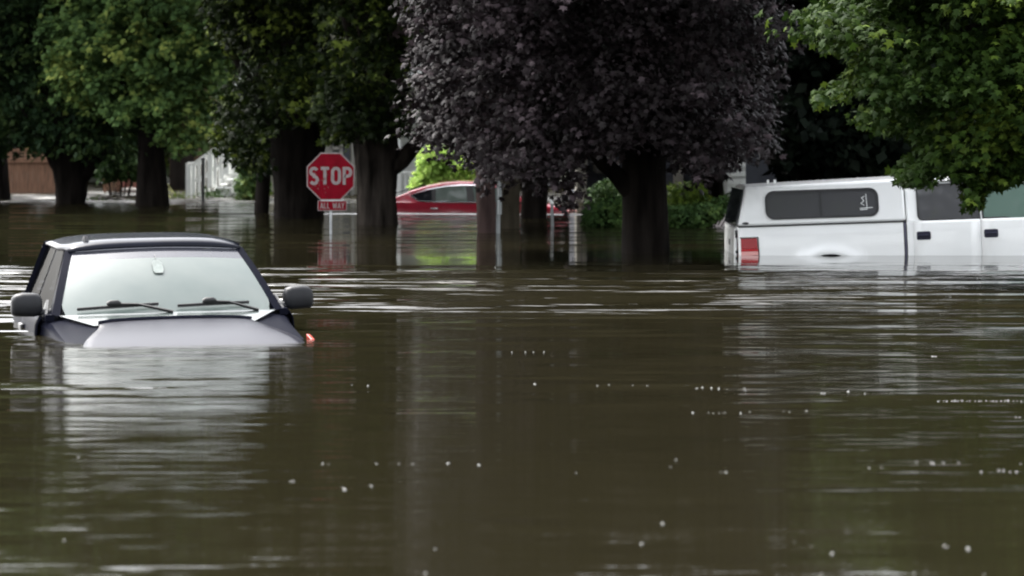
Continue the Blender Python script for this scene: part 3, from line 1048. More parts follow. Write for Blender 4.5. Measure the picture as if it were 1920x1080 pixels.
# ------------------------------------------------------------------ shrubs and plants
def shrub(name, label, px, D, polys, leafm, seed, size=.1, kind='simple', ncl=60, rD=.6, cr=.16, cat='shrub', lv=14, twig=.25, upb=.55, group=None):
    rng = np.random.default_rng(seed)
    base = Vector((PX(px, D), D, -.5))
    r = empty(name, base)
    tag(r, label, cat, group)
    arrs, mb = [], MB()
    for poly in polys:
        a, out, cen = region_anchors(rng, poly, D, rD, ncl, 5, cr)
        arrs.append(sprays(rng, a, out, twig, lv, size, kind, lateral=.08, upbias=upb, outline=(poly, D, 4)))
        for q in cen[::4]:
            e = Vector(q) - base
            mb.tube([(e.x * .15, e.y * .15, -.5), (e.x * .5, e.y * .5, e.z * .5), e], [.02, .014, .006], 5)
    mb.build('stem', M['bark_dark'], r)
    leaf_object('foliage', [(v - np.array(base), f) for v, f in arrs], leafm, r)
    return r


shrub('lime_shrub', 'bright lime green feathery shrub behind the red car roof', 840, 62, [[(772, 352), (785, 318), (790, 290), (802, 275), (818, 258), (830, 280), (860, 295), (890, 270), (915, 300), (915, 350)]],
      M['leaf_bright'], 71, size=.12, ncl=120, rD=.8, lv=16)
shrub('conifer_shrub', 'dark drooping evergreen shrub between the two left trunks', 225, 70, [[(185, 330), (180, 285), (205, 250), (240, 255), (262, 290), (265, 335), (225, 335)]],
      M['leaf_shrub'], 72, size=.13, ncl=70, rD=.8)
shrub('round_shrub', 'leafy green shrub right of the white steps', 455, 66, [[(446, 370), (446, 335), (456, 310), (478, 300), (500, 320), (500, 370)]], M['leaf_mid'], 73, size=.12, ncl=60)
shrub('low_shrub', 'low dark shrub in the water left of the purple maple trunk', 1140, 46.5, [[(1095, 425), (1100, 385), (1130, 372), (1160, 365), (1175, 425)]], M['leaf_shrub'], 74, size=.085, ncl=70)
shrub('yellow_shrub', 'yellow green shrub right of the purple maple trunk', 1290, 52, [[(1250, 400), (1252, 345), (1280, 332), (1315, 345), (1330, 380), (1320, 405)]], M['leaf_yellow'], 75, size=.085, ncl=60)
shrub('sweeping_shrub', 'dark green sweeping shrub behind the tail of the white pickup', 1310, 46, [[(1250, 425), (1252, 385), (1300, 385), (1345, 370), (1395, 345), (1385, 370), (1350, 405), (1310, 425)]],
      M['leaf_shrub'], 76, size=.085, ncl=100, twig=.35)
shrub('porch_shrub', 'dark bush under the slate house porch', 1170, 58, [[(1100, 395), (1110, 350), (1140, 335), (1165, 350), (1165, 395)]], M['leaf_shrub'], 77, size=.1, ncl=40)
shrub('step_weeds', 'thin weeds in front of the white steps', 400, 68, [[(372, 372), (380, 355), (400, 350), (430, 358), (435, 372)]], M['leaf_shrub'], 78, size=.07, ncl=18, rD=.3, lv=8)

D = 67
r = empty('yucca_clump', (PX(330, D), D, -.4))
tag(r, 'clump of straw yellow stalks and grassy blades left of the white steps', 'plant')
rnd = random.Random(9)
mb, mg = MB(), MB()
for i in range(8):
    x = rnd.uniform(-.28, .3)
    h_ = rnd.uniform(.45, .85)
    mb.tube([(x, 0, -.2), (x - .12, rnd.uniform(-.1, .1), h_ * .7), (x - .28, rnd.uniform(-.1, .1), h_)], [.012, .012, .009], 5)
for i in range(70):
    x = rnd.uniform(-.35, .4)
    dx, dy, h_ = rnd.uniform(-.25, .25), rnd.uniform(-.2, .2), rnd.uniform(.35, .62)
    mg.add([(x - .012, 0, -.2), (x + .012, 0, -.2), (x + dx * .5 + .01, dy * .5, h_ * .8), (x + dx, dy, h_), (x + dx * .5 - .01, dy * .5, h_ * .8)], [(0, 1, 2, 3, 4)])
mb.build('stalk', M['stalk'], r)
mg.build('blade', M['leaf_yellow'], r)

# ------------------------------------------------------------------ dark pickup in the foreground
TH = 16.5
tk = empty('dark_pickup', (PX(319, 21.1), 21.1, -1.03), (rad(.6), rad(.5), rad(-90 + TH)))
tag(tk, 'dark navy pickup facing the camera, flooded up to its bonnet, with fogged windscreen', 'pickup truck')


def smooth(a, b_, t):
    t = max(0, min(1, (t - a) / (b_ - a)))
    return t * t * (3 - 2 * t)


# lower body: fenders, door sills and bed
mb = MB()
rings = []
for x, wf, zs in [(1.62, .80, .86), (1.55, .88, .93), (1.35, .915, .985), (1.0, .94, 1.03), (.6, .955, 1.075), (.25, .965, 1.115), (.05, .975, 1.15), (-.2, 1.02, 1.165),
                  (-1.5, 1.03, 1.165), (-1.9, 1.03, 1.165), (-2.12, 1.02, 1.0), (-4.1, 1.0, .98)]:
    half = [(wf * .90, .35), (wf * .975, .55), (wf, .80), (wf, .93), (wf * .985, zs - .05), (wf * .95, zs - .012), (wf * .88, zs), (wf * .45, zs + .012)]
    rings.append([Vector((x, -y, z)) for y, z in half] + [Vector((x, y, z)) for y, z in half[::-1]])
mb.loft(rings)
mb.build('body', M['pillar'], tk, smooth=35)


def hoodz(x, v):
    t = (x - .36) / 1.2
    return 1.135 - .065 * t - .13 * t * t + .008 * (1 - v * v) - .012 * v ** 8


def hoodp(u, v):
    v = v * 2 - 1
    x = .36 + 1.22 * u + .10 * (1 - v * v) * (u - .35)
    wd = .60 + .235 * smooth(0, .75, u) - .05 * smooth(.8, 1, u)
    return Vector((x, v * wd, hoodz(x, v) + .012))


mb = MB()
mb.grid(hoodp, 18, 22)
mb.build('bonnet', M['hoodnavy'], tk, smooth=180, solid=.025)
mb = MB()
mb.loft([[hoodp(0, v / 12) + Vector((dx, 0, dz)) for v in range(13)] for dx, dz in ((-.05, -.05), (-.045, .026), (-.020, .036), (-.002, .018))], False, False)
mb.build('bonnet_seal', M['pillar'], tk, smooth=60)


def wsp(u, v, off=0.0):
    bx, by, bz = .10 * (1 - u * u) - .02, .885 * u, 1.185 + .015 * (1 - u * u)
    tx, ty, tz = -.70 + .07 * (1 - u * u), .69 * u, 1.655 + .028 * (1 - u * u)
    p = Vector((bx, by, bz)).lerp(Vector((tx, ty, tz)), v)
    nrm_ = Vector((.55, .12 * u, .83))
    return p + nrm_ * (.028 * math.sin(math.pi * max(0, min(1, v))) * (1 - .4 * u * u) + off)


def wuv(u, v):          # rounded lower corners
    return u * (1 - .05 * (1 - smooth(0, .22, v)) ** 2)


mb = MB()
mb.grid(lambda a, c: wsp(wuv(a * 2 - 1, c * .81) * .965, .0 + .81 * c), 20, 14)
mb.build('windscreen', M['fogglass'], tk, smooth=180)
mb = MB()
mb.grid(lambda a, c: wsp((a * 2 - 1) * .965, .81 + .16 * c), 20, 4)
mb.build('sun_band', M['tintband'], tk, smooth=180)
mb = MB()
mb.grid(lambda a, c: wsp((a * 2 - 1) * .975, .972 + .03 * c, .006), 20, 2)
mb.build('header_sky_glare', mat('header_sky_glare', (.20, .20, .23), .25, .6, 0, 1.0), tk, smooth=180, solid=.006)  # pale strip: sky reflection on the roof header put into the colour
# cowl panel under the wipers
mb = MB()
mb.grid(lambda a, c: Vector((.02 + .10 * (1 - (a * 2 - 1) ** 2) - .03 + c * (.30 - .08 * (1 - (a * 2 - 1) ** 2)), (a * 2 - 1) * (.86 - .23 * c), 1.193 - .062 * c + .012 * (1 - (a * 2 - 1) ** 2))), 20, 5)
M['cowl'] = mat('cowl_panel', (0.045, 0.055, 0.052), 0.25, 0.4, 0, .3, var=.1)
mb.build('cowl', M['cowl'], tk, smooth=180)

# greenhouse frame: pillars, header, rear wall
mb = MB()
for s in (-1, 1):
    rr = []
    for k in range(11):
        v = k / 10
        a = wsp(s * .965, v * .97, .004)
        o_ = wsp(s * 1.0, v, .0)
        rear = Vector((o_.x - .13, s * (abs(o_.y) + .035 - .01 * v), o_.z + .0))
        rr.append([a, Vector((o_.x - .01, s * (abs(o_.y) + .03), o_.z + .012)), rear, rear + Vector((0, -s * .07, -.01)), a + Vector((-.07, -s * .01, -.05))])
    mb.loft(rr)
for s in (-1, 1):      # belt rail, door pillars, roof rail
    mb.bar((-.02, s * .93, 1.175), (-2.05, s * .93, 1.175), .07, .05)
    mb.bar((-1.15, s * .89, 1.17), (-1.17, s * .70, 1.68), .09, .04)
    mb.bar((-1.98, s * .90, 1.17), (-1.90, s * .71, 1.68), .16, .05)
mb.box((-2.06, 0, 1.2), (.04, 1.86, .10))
mb.build('cab_frame', M['pillar'], tk, smooth=40)


def roofp(u, v):
    s = u * 2 - 1
    x0, z0 = -.675 + .07 * (1 - s * s), 1.648 + .028 * (1 - s * s)
    x = x0 + v * (-2.05 - x0)
    side = abs(s) ** 5
    zc = z0 + (.075 - .012 * (1 - s * s)) * smooth(-.08, .22, v ** .75) * (1 - .72 * side) - .05 * smooth(.75, 1, v)
    return Vector((x, s * (.70 + .055 * smooth(0, .25, v)), zc))


mb = MB()
mb.grid(roofp, 24, 20)
mb.build('roof', M['navy'], tk, smooth=180, solid=.03)
mb = MB()
mb.tube([roofp(.14, .2) + Vector((0, 0, .02)), roofp(.14, .2) + Vector((.08, 0, .035)), roofp(.14, .2) + Vector((.1, 0, .0))], [.02, .025, .015], 8)
mb.build('antenna_base', M['blackplastic'], tk, smooth=60)
for s in (-1, 1):
    mb = MB()
    mb.prism([(-.17, s * .915, 1.2), (-1.12, s * .915, 1.2), (-1.14, s * .735, 1.66), (-.72, s * .735, 1.66)], (0, -s * .012, 0))
    mb.build('side_window', M['sideglass'], tk)
    mb = MB()
    mb.prism([(-1.20, s * .915, 1.2), (-1.92, s * .915, 1.2), (-1.86, s * .735, 1.66), (-1.20, s * .735, 1.66)], (0, -s * .012, 0))
    mb.build('side_window', M['sideglass'], tk)
    mb = MB()      # door skin with a crease
    mb.grid(lambda u, v: Vector((-.10 - 1.06 * u, s * (np.interp(v, [0, .3, .62, .68, .93, 1], [1.0, 1.03, 1.04, 1.033, 1.02, .985])), .5 + .675 * v)), 8, 22)
    dr = mb.build('door', M['pillar'], tk, smooth=40, solid=.012)
    mb = MB()
    mb.box((-1.04, s * 1.045, 1.04), (.19, .035, .05))
    mb.build('handle', M['blackplastic'], dr, bevel=.012)
    mb = MB()
    mb.bar((-.12, s * .965, 1.185), (-1.16, s * .965, 1.185), .02, .02)
    mb.build('belt_trim', M['blackplastic'], dr)
mb = MB()
mb.prism([(-2.06, -.66, 1.25), (-2.06, .66, 1.25), (-1.98, .6, 1.64), (-1.98, -.6, 1.64)], (.012, 0, 0))
mb.build('rear_window', M['greyglass'], tk)


# mirrors: rounded housing on a short arm
def mirror(s):
    r = []
    for k, (dy, sc_, dz) in enumerate([(.0, .62, -.01), (.02, .88, 0), (.06, 1.0, .0), (.15, 1.0, .004), (.205, .93, .0), (.232, .72, -.006), (.24, .4, -.01)]):
        ring = []
        for j in range(16):
            th = 2 * math.pi * j / 16
            cx, cz = math.cos(th), math.sin(th)
            e = .62
            X = math.copysign(abs(cx) ** e, cx) * .075 * sc_
            Z = math.copysign(abs(cz) ** e, cz) * .098 * sc_ * (1 if cz > 0 else .92 + .08 * dy)
            ring.append(Vector((-.22 + X - .02 * dy, s * (.97 + dy), 1.265 + dz + Z)))
        r.append(ring)
    m_ = MB()
    m_.loft(r)
    h_ = m_.build('mirror', M['greyplastic'], tk, smooth=70)
    m_ = MB()
    m_.tube([(-.20, s * .90, 1.205), (-.2, s * .95, 1.205), (-.2, s * 1.01, 1.215), (-.2, s * 1.08, 1.225)], [.034, .032, .030, .026], 8)
    m_.build('mirror_arm', M['greyplastic'], h_, smooth=80)
    m_ = MB()
    m_.prism([(-.12, s * .94, 1.19), (-.34, s * .94, 1.19), (-.30, s * .905, 1.30)], (0, s * .02, 0))
    m_.build('mirror_base', M['blackplastic'], h_)


mirror(-1)
mirror(1)


# wipers lying on the glass
def wiper(u0, u1, uc, upiv, v):
    m_ = MB()
    pts = [wsp(u0 + (u1 - u0) * k / 8, v + .004 * k, .030) for k in range(9)]
    m_.tube(pts, .0085, 6)
    pts2 = [q + Vector((.004, 0, -.012)) for q in pts]
    m_.tube(pts2, .005, 5)
    wb = m_.build('wiper', M['rubber'], tk, smooth=60)
    c_ = wsp(uc, v + .02, .05)
    m_ = MB()
    m_.tube([c_ + Vector((0, -.055, 0)), c_ + Vector((.005, -.03, .006)), c_ + Vector((.005, .03, .006)), c_ + Vector((0, .055, 0))], [.012, .024, .024, .012], 8)
    m_.build('wiper_clip', M['rubber'], wb, smooth=60)
    m_ = MB()
    m_.tube([c_, c_.lerp(wsp(upiv, .0, .03), .4) + Vector((0, 0, .015)), wsp(upiv, -.02, .02)], [.010, .010, .014], 6)
    m_.build('wiper_arm', M['rubber'], wb, smooth=60)


wiper(-.82, -.10, -.50, .02, .055)
wiper(.07, .74, .36, .80, .055)

# hanging card, inner mirror, steering wheel and cabin behind the fogged glass
mb = MB()
c0 = wsp(-.04, .74, .002)
mb.prism([c0 + Vector((-z * 1.45, y, z)) + Vector((.012, 0, .012)) for y, z in ((-.030, -.095), (.030, -.095), (.042, -.075), (.040, -.022), (.020, 0), (-.020, 0), (-.040, -.022), (-.042, -.075))], (.006, 0, 0))
hc = mb.build('hanging_card', M['card'], tk)
mb = MB()
mb.tube([wsp(-.04, .76, .008), wsp(-.04, .80, .008), wsp(-.04, .86, .008)], .0018, 5)
mb.build('string', M['greyplastic'], hc)
mb = MB()
mb.box(wsp(-.04, .92, -.06), (.03, .22, .06))
mb.build('inner_mirror', M['blackplastic'], tk, bevel=.01)
mb = MB()
for k in range(24):
    f_ = lambda a: wsp(.70 + .19 * math.cos(a), .10 + .105 * math.sin(a), -.012)
    mb.bar(f_(2 * math.pi * k / 24), f_(2 * math.pi * (k + 1) / 24), .012)
mb.build('steering_wheel', M['tag'], tk)
mb = MB()
mb.box((-.25, 0, 1.10), (.4, 1.6, .12))
mb.build('dashboard', M['interior'], tk, bevel=.03)
for s in (-1, 1):
    mb = MB()
    mb.box((-1.15, s * .42, 1.05), (.18, .5, .75), (0, -.15, 0))
    mb.box((-1.2, s * .42, 1.5), (.10, .27, .16), (0, -.15, 0))
    mb.build('seat', M['interior'], tk, bevel=.04)
# corner lamp on the fender, half under water (the other one is submerged)
for s in (1,):
    mb = MB()
    mb.prism([(.76, s * .945, 1.0), (1.02, s * .932, .98), (1.0, s * .930, 1.036), (.78, s * .940, 1.058)], (0, s * .03, 0))
    mb.build('corner_lamp', M['amber'], tk, bevel=.006)

# ------------------------------------------------------------------ white pickup with a canopy over its bed
wt = empty('white_pickup', (PX(1560, 34.8), 35.8, -.965), (0, rad(-2.0), 0))
tag(wt, 'white pickup with a bed canopy, side on at the right, flooded to its arch', 'pickup truck')


def ys(z): return float(np.interp(z, [.3, .55, .8, 1.0, 1.1, 1.25, 1.38], [.90, .95, .99, 1.0, .998, .988, .958]))
def yt(z): return float(np.interp(z, [1.36, 1.95], [.955, .80]))       # canopy side
def yc(z): return float(np.interp(z, [1.36, 1.95], [.955, .715]))      # cab side


def bedp(u, v):
    x = -1.13 + 2.11 * u
    R = .50
    zb = max(.35, .485 + math.sqrt(max(0, R * R - x * x))) if abs(x) < R else .35
    z = zb + (1.372 - zb) * v
    d = math.hypot(x, z - .485) - R
    fl = .045 * math.exp(-((d - .03) / .085) ** 2)
    return x, ys(z) + fl, z


for s in (-1, 1):
    mb = MB()
    mb.grid(lambda u, v: (lambda q: Vector((q[0], s * q[1], q[2])))(bedp(u, v)), 120, 26)
    mb.grid(lambda u, v: Vector((-1.13 + 2.11 * u, s * (.958 - .12 * v), 1.372 + .004 * v)), 4, 2)
    mb.grid(lambda u, v: (lambda q: Vector((-1.13 - .05 * math.sin(u * 1.57), s * (q[1] - .05 * (1 - math.cos(u * 1.57))), q[2])))(bedp(0, v)), 5, 16)
    mb.grid(lambda u, v: (lambda q: Vector((.98, s * (q[1] - .2 * u), q[2])))(bedp(1, v)), 2, 16)
    mb.build('bed_side', M['whitepaint'], wt, smooth=50)
for s in (-1, 1):
    mb = MB()
    mb.grid(lambda u, v: Vector((-.52 + 1.04 * u, s * (.93 - .5 * v), .49 + math.sqrt(max(0, .505 ** 2 - (-.505 + 1.01 * u) ** 2)))), 24, 2)
    mb.box((0, s * .72, .7), (1.0, .02, .62))
    mb.build('wheel_well', M['rubber'], wt, smooth=40)
    mb = MB()
    for k in range(28):
        pass
    prof = [(.20, -.12), (.38, -.12), (.40, -.08), (.40, .08), (.38, .12), (.20, .12)]
    mb.loft([[Vector((math.cos(2 * math.pi * k / 28) * r_, s * .84 + y_, .40 + math.sin(2 * math.pi * k / 28) * r_)) for r_, y_ in prof] for k in range(29)], True, False)
    mb.build('wheel', M['rubber'], wt, smooth=40)
# tailgate
mb = MB()
mb.grid(lambda u, v: Vector((-1.185 - .02 * math.sin(3.14 * v), (-1 + 2 * u) * .86, .62 + .75 * v)), 10, 10)
tg = mb.build('tailgate', M['whitepaint'], wt, smooth=40, solid=.03)
mb = MB()
mb.box((-1.21, 0, 1.15), (.03, .22, .08))
mb.build('handle', M['blackplastic'], tg, bevel=.01)
for s in (-1, 1):
    mb = MB()
    mb.box((-1.20, s * .895, 1.285), (.03, .03, .10))
    mb.build('latch', M['blackplastic'], tg, bevel=.006)
    mb = MB()
    mb.box((-1.196, s * .885, 1.05), (.03, .03, .035))
    mb.build('bumper_stop', M['blackplastic'], tg)
mb = MB()
mb.box((-1.22, 0, .52), (.2, 1.86, .2))
mb.build('bumper', M['chrome'], wt, bevel=.04)
# tail lamps: red top, dark red middle, pale reversing lamp
for s in (-1, 1):
    P3 = lambda x, z, d: Vector((x, s * (ys(z) + .004 + d), z))
    out = lambda x0, x1, z0, z1: [P3(x0, z0, .012), P3(x1, z0, .012), P3(x1 - .006, z1, .012), P3(x0, z1, .012)]
    mb = MB()
    mb.prism(out(-1.15, -.93, 1.09, 1.225), (0, -s * .03, 0))
    tl = mb.build('tail_lamp', M['redlens'], wt, bevel=.006)
    mb = MB()
    mb.prism(out(-1.15, -.925, 1.055, 1.088), (0, -s * .03, 0))
    mb.build('reflector', M['redlens2'], tl)
    mb = MB()
    mb.prism(out(-1.15, -.922, 1.00, 1.053), (0, -s * .03, 0))
    mb.build('reversing_lens', M['clearlens'], tl, bevel=.004)
    mb = MB()
    mb.prism(out(-1.15, -.92, .86, .998), (0, -s * .03, 0))
    mb.build('lower_lens', M['redlens'], tl)
    mb = MB()
    add_strip(mb, [(-1.16, .86), (-.912, .86), (-.925, 1.235), (-1.16, 1.235)], .012, P3, .016, False)
    mb.build('lamp_gasket', M['rubber'], tl)


def shell(outline, yf, crown, zcr, ts=(-1, -.96, -.6, 0, .6, .96, 1)):
    m_ = MB()
    m_.loft([[Vector((x, t * yf(z), z + (crown * (1 - t * t) if z > zcr else 0))) for x, z in outline] for t in ts])
    return m_


cap = shell([(-1.185, 1.385), (-1.06, 1.885), (.97, 1.925), (1.02, 1.90), (1.025, 1.385)], yt, .03, 1.7).build('canopy', M['whitepaint'], wt, smooth=35, bevel=.035)
for s in (-1, 1):
    mb = MB()
    mb.bar((-1.17, s * .962, 1.377), (.985, s * .962, 1.377), .022, .018)
    mb.build('canopy_seal', M['rubber'], cap)
mb = MB()
q = lambda x, z, y: Vector((x - .012, y, z))
mb.prism([q(-1.18, 1.40, -.94), q(-1.18, 1.40, .94), q(-1.068, 1.862, .82), q(-1.068, 1.862, -.82)], (-.014, 0, -.004))
mb.build('rear_glass', M['darkglass'], cap, bevel=.004)
for s in (-1, 1):
    T3 = lambda x, z, d: Vector((x, s * (yt(z) + .001 + d), z))
    ol = rrect(-.79, .665, 1.47, 1.815, .10)
    mb = MB()
    mb.prism([T3(x, z, .004) for x, z in ol], (0, -s * .02, 0))
    wdw = mb.build('canopy_window', M['greyglass'], cap)
    mb = MB()
    add_strip(mb, ol, .03, T3, .014, True)
    mb.build('window_frame', M['blackplastic'], wdw)
    mb = MB()
    mb.bar(T3(-.075, 1.475, .006), T3(-.075, 1.81, .006), .02, .012)
    mb.build('window_divider', M['blackplastic'], wdw)
    mb = MB()
    add_strip(mb, [(.52, 1.75), (.525, 1.57)], .008, T3, .007)
    add_strip(mb, [(.50, 1.72), (.46, 1.70), (.49, 1.66), (.45, 1.63), (.49, 1.60)], .008, T3, .007)
    add_strip(mb, [(.43, 1.565), (.60, 1.57)], .008, T3, .007)
    add_strip(mb, [(.43, 1.545), (.53, 1.55)], .008, T3, .007)
    mb.build('sticker', M['tag'], wdw)
    mb = MB()
    mb.prism([T3(-1.075 + .045 * math.cos(a), 1.42 + .017 * math.sin(a), .006) for a in np.linspace(0, 2 * math.pi, 14, endpoint=False)], (0, -s * .01, 0))
    mb.build('badge', M['blackplastic'], cap)
for x in (-.72, -.63):
    mb = MB()
    mb.box((x, -.5, 1.945), (.03, .03, .05))
    mb.build('roof_bracket', M['whitepaint'], cap)
# cab
CX0, CX1 = 1.03, 3.9
mb = MB()
rings = []
for x in (1.03, 1.1, 2.0, 3.0, 3.2):
    half = [(ys(z) - .007, z) for z in (.35, .55, .8, 1.0, 1.1, 1.25, 1.37)]
    rings.append([Vector((x, -y, z)) for y, z in half] + [Vector((x, y, z)) for y, z in half[::-1]])
mb.loft(rings)
mb.build('cab_body', M['whitepaint'], wt, smooth=40)
shell([(1.03, 1.36), (1.05, 1.86), (1.12, 1.905), (2.35, 1.925), (2.52, 1.885), (3.28, 1.36)], yc, .05, 1.7).build('cab_shell', M['whitepaint'], wt, smooth=35, bevel=.03)
for s in (-1, 1):
    mb = MB()
    mb.bar((1.005, s * .94, .5), (1.005, s * .975, 1.1), .05, .02)
    mb.bar((1.005, s * .975, 1.1), (1.0, s * .94, 1.36), .05, .02)
    mb.build('bed_gap', M['gap'], wt)
for s in (-1, 1):
    for (xa, xb) in ((1.115, 1.988), (1.995, 3.10)):
        mb = MB()
        mb.grid(lambda u, v: Vector((xa + (xb - xa) * u, s * (ys(.5 + .872 * v) + .000), .5 + .872 * v)), 6, 24)
        dr = mb.build('door', M['whitepaint'], wt, smooth=50, solid=.012)
        K3 = lambda x, z, d: Vector((x, s * (ys(z) + .008 + d), z))
        hx = xa + .125
        mb = MB()
        mb.prism([K3(x, z, .006) for x, z in rrect(hx - .092, hx + .092, 1.128, 1.238, .022, 3)], (0, -s * .01, 0))
        hd = mb.build('handle', M['bluehandle'], dr, bevel=.004)
        mb = MB()
        mb.bar(K3(hx - .075, 1.185, .03), K3(hx + .075, 1.185, .03), .03, .02)
        mb.build('grip', M['bluehandle'], hd, bevel=.006)
    C3 = lambda x, z, d: Vector((x, s * (yc(z) + .001 + d), z))
    ol = [(1.985, 1.385), (1.985, 1.845), (1.28, 1.835), (1.225, 1.815), (1.195, 1.77), (1.185, 1.44), (1.20, 1.40), (1.24, 1.385)]
    ol2 = [(3.14, 1.345), (2.62, 1.80), (2.55, 1.84), (2.46, 1.85), (2.03, 1.845), (2.03, 1.385), (2.33, 1.385), (2.42, 1.35)]
    for ol_, gm_ in ((ol, 'greyglass'), (ol2, 'greenglass')):
        mb = MB()
        mb.prism([C3(x, z, .004) for x, z in ol_], (0, -s * .02, 0))
        wd_ = mb.build('cab_window', M[gm_], wt)
        mb = MB()
        add_strip(mb, ol_, .022, C3, .012, True)
        mb.build('window_frame', M['blackplastic'], wd_)
    # drip rail
    mb = MB()
    add_strip(mb, [(1.12, 1.872), (2.45, 1.885), (2.66, 1.835), (3.22, 1.39)], .018, C3, .016)
    mb.build('drip_rail', M['chrome'], wt)
    # door mirror
    mb = MB()
    mb.box((2.98, s * 1.10, 1.46), (.09, .20, .24))
    mr = mb.build('mirror', M['blackplastic'], wt, bevel=.03)
    mb = MB()
    mb.bar((2.95, s * .93, 1.40), (2.97, s * 1.05, 1.42), .05, .04)
    mb.build('mirror_arm', M['blackplastic'], mr)
mb = MB()
mb.prism([(2.56, -.66, 1.865), (2.56, .66, 1.865), (3.29, .86, 1.39), (3.29, -.86, 1.39)], (.012, 0, .012))
mb.build('windscreen', M['greenglass'], wt)
mb = MB()
rings = []
for x, wf, zt in ((3.12, .985, 1.37), (3.3, .985, 1.36), (3.9, .97, 1.30), (4.4, .93, 1.22), (4.58, .86, 1.08), (4.62, .82, .9)):
    half = [(wf * .95, .4), (wf, .8), (wf, zt - .18), (wf * .97, zt - .05), (wf * .88, zt), (wf * .4, zt + .03)]
    rings.append([Vector((x, -y, z)) for y, z in half] + [Vector((x, y, z)) for y, z in half[::-1]])
mb.loft(rings)
mb.build('front_body', M['whitepaint'], wt, smooth=40)

# ------------------------------------------------------------------ red saloon behind the trunks
rc = empty('red_car', (PX(870, 54.5), 55.4, -.805))
tag(rc, 'red fastback car, side on and flooded to its door handles, between the tree trunks', 'car')
mb = MB()
rings = []
for x, wf, zt in [(-2.14, .70, .82), (-2.12, .80, .93), (-2.05, .86, 1.0), (-1.8, .90, 1.045), (-1.3, .92, 1.045), (0, .925, 1.01), (1.0, .92, 1.0), (1.35, .915, .99), (1.75, .90, .945), (2.1, .86, .875),
                  (2.3, .78, .80), (2.42, .62, .70)]:
    half = [(wf * .90, .22), (wf * .98, .45), (wf, .70), (wf * .995, .86), (wf * .985, .895), (wf * .955, zt - .03), (wf * .90, zt), (wf * .45, zt + .02)]
    if zt < .95: half = [(y, min(z, zt - .01 * (8 - i)) if i < 5 else z) for i, (y, z) in enumerate(half)]
    rings.append([Vector((x, -y, z)) for y, z in half] + [Vector((x, y, z)) for y, z in half[::-1]])
mb.loft(rings)
mb.build('body', M['redpaint'], rc, smooth=30)


def yg(z): return float(np.interp(z, [.98, 1.25, 1.36, 1.44], [.885, .74, .665, .56]))


gho = [(-1.95, 1.0), (-1.55, 1.085), (-1.36, 1.125), (-1.09, 1.24), (-.76, 1.335), (-.436, 1.395), (-.11, 1.42), (.33, 1.412), (.68, 1.33), (1.42, .98)]
shell(gho, yg, .03, 1.2).build('greenhouse', M['redpaint'], rc, smooth=40, bevel=.015)
L3 = lambda s: (lambda x, z, d: Vector((x, s * (yg(z) + .001 + d), z)))
pxs = lambda px, py: ((px - 870) / 91.7, 1.56 - (py - 255) / 91.7 + .805)
for s in (-1, 1):
    G3 = L3(s)
    for ol, gm_ in (([(771, 366.5), (811, 354), (812, 377), (786, 376)], 'darkglass'), ([(815, 377.3), (814, 353.5), (835, 350.5), (866, 348.3), (874, 348.3), (877, 378)], 'greenglass'),
                    ([(888, 378.3), (884, 348.3), (905, 349), (930, 353), (946, 359), (975, 378)], 'greenglass')):
        mb = MB()
        mb.prism([G3(*pxs(*q_), .004) for q_ in ol], (0, -s * .01, 0))
        mb.build('side_window', M[gm_], rc)
    mb = MB()
    add_strip(mb, [pxs(*q_) for q_ in ((770, 366), (785, 376.5), (812, 378.2), (900, 379), (980, 379.3))], .022, G3, .012)
    add_strip(mb, [pxs(*q_) for q_ in ((771, 365.5), (800, 355.5), (835, 349.3), (866, 346.9), (900, 347.3))], .012, G3, .010)
    mb.build('window_trim', M['chrome'], rc)
    mb = MB()
    mb.prism([G3(*pxs(*q_), .005) for q_ in ((873, 348), (886, 348), (890, 378.4), (876, 378.4))], (0, -s * .01, 0))
    mb.build('door_pillar', M['rubber'], rc)
    mb = MB()
    mb.prism([G3(*pxs(*q_), .0055) for q_ in ((808, 354.5), (817, 352.8), (817, 378.2), (810, 378.2))], (0, -s * .01, 0))
    mb.build('door_pillar', M['rubber'], rc)
    mb = MB()
    mb.box(((814 - 870) / 91.7, s * .925, .885), (.15, .03, .022))
    mb.box(((918 - 870) / 91.7, s * .925, .885), (.15, .03, .022))
    mb.build('door_handle', M['chrome'], rc)
    mb = MB()
    mb.box((2.2, s * .70, .80), (.25, .16, .09), (0, .3, s * -.5))
    mb.build('headlight', M['clearlens'], rc, bevel=.02)
    mb = MB()
    mb.box((.98, s * .98, 1.06), (.10, .18, .12))
    mb.build('mirror', M['redpaint'], rc, bevel=.03)
mb = MB()
mb.prism([(-1.86, -.62, 1.045), (-1.86, .62, 1.045), (-.80, .52, 1.362), (-.80, -.52, 1.362)], (-.004, 0, .014))
mb.build('rear_window', M['darkglass'], rc)

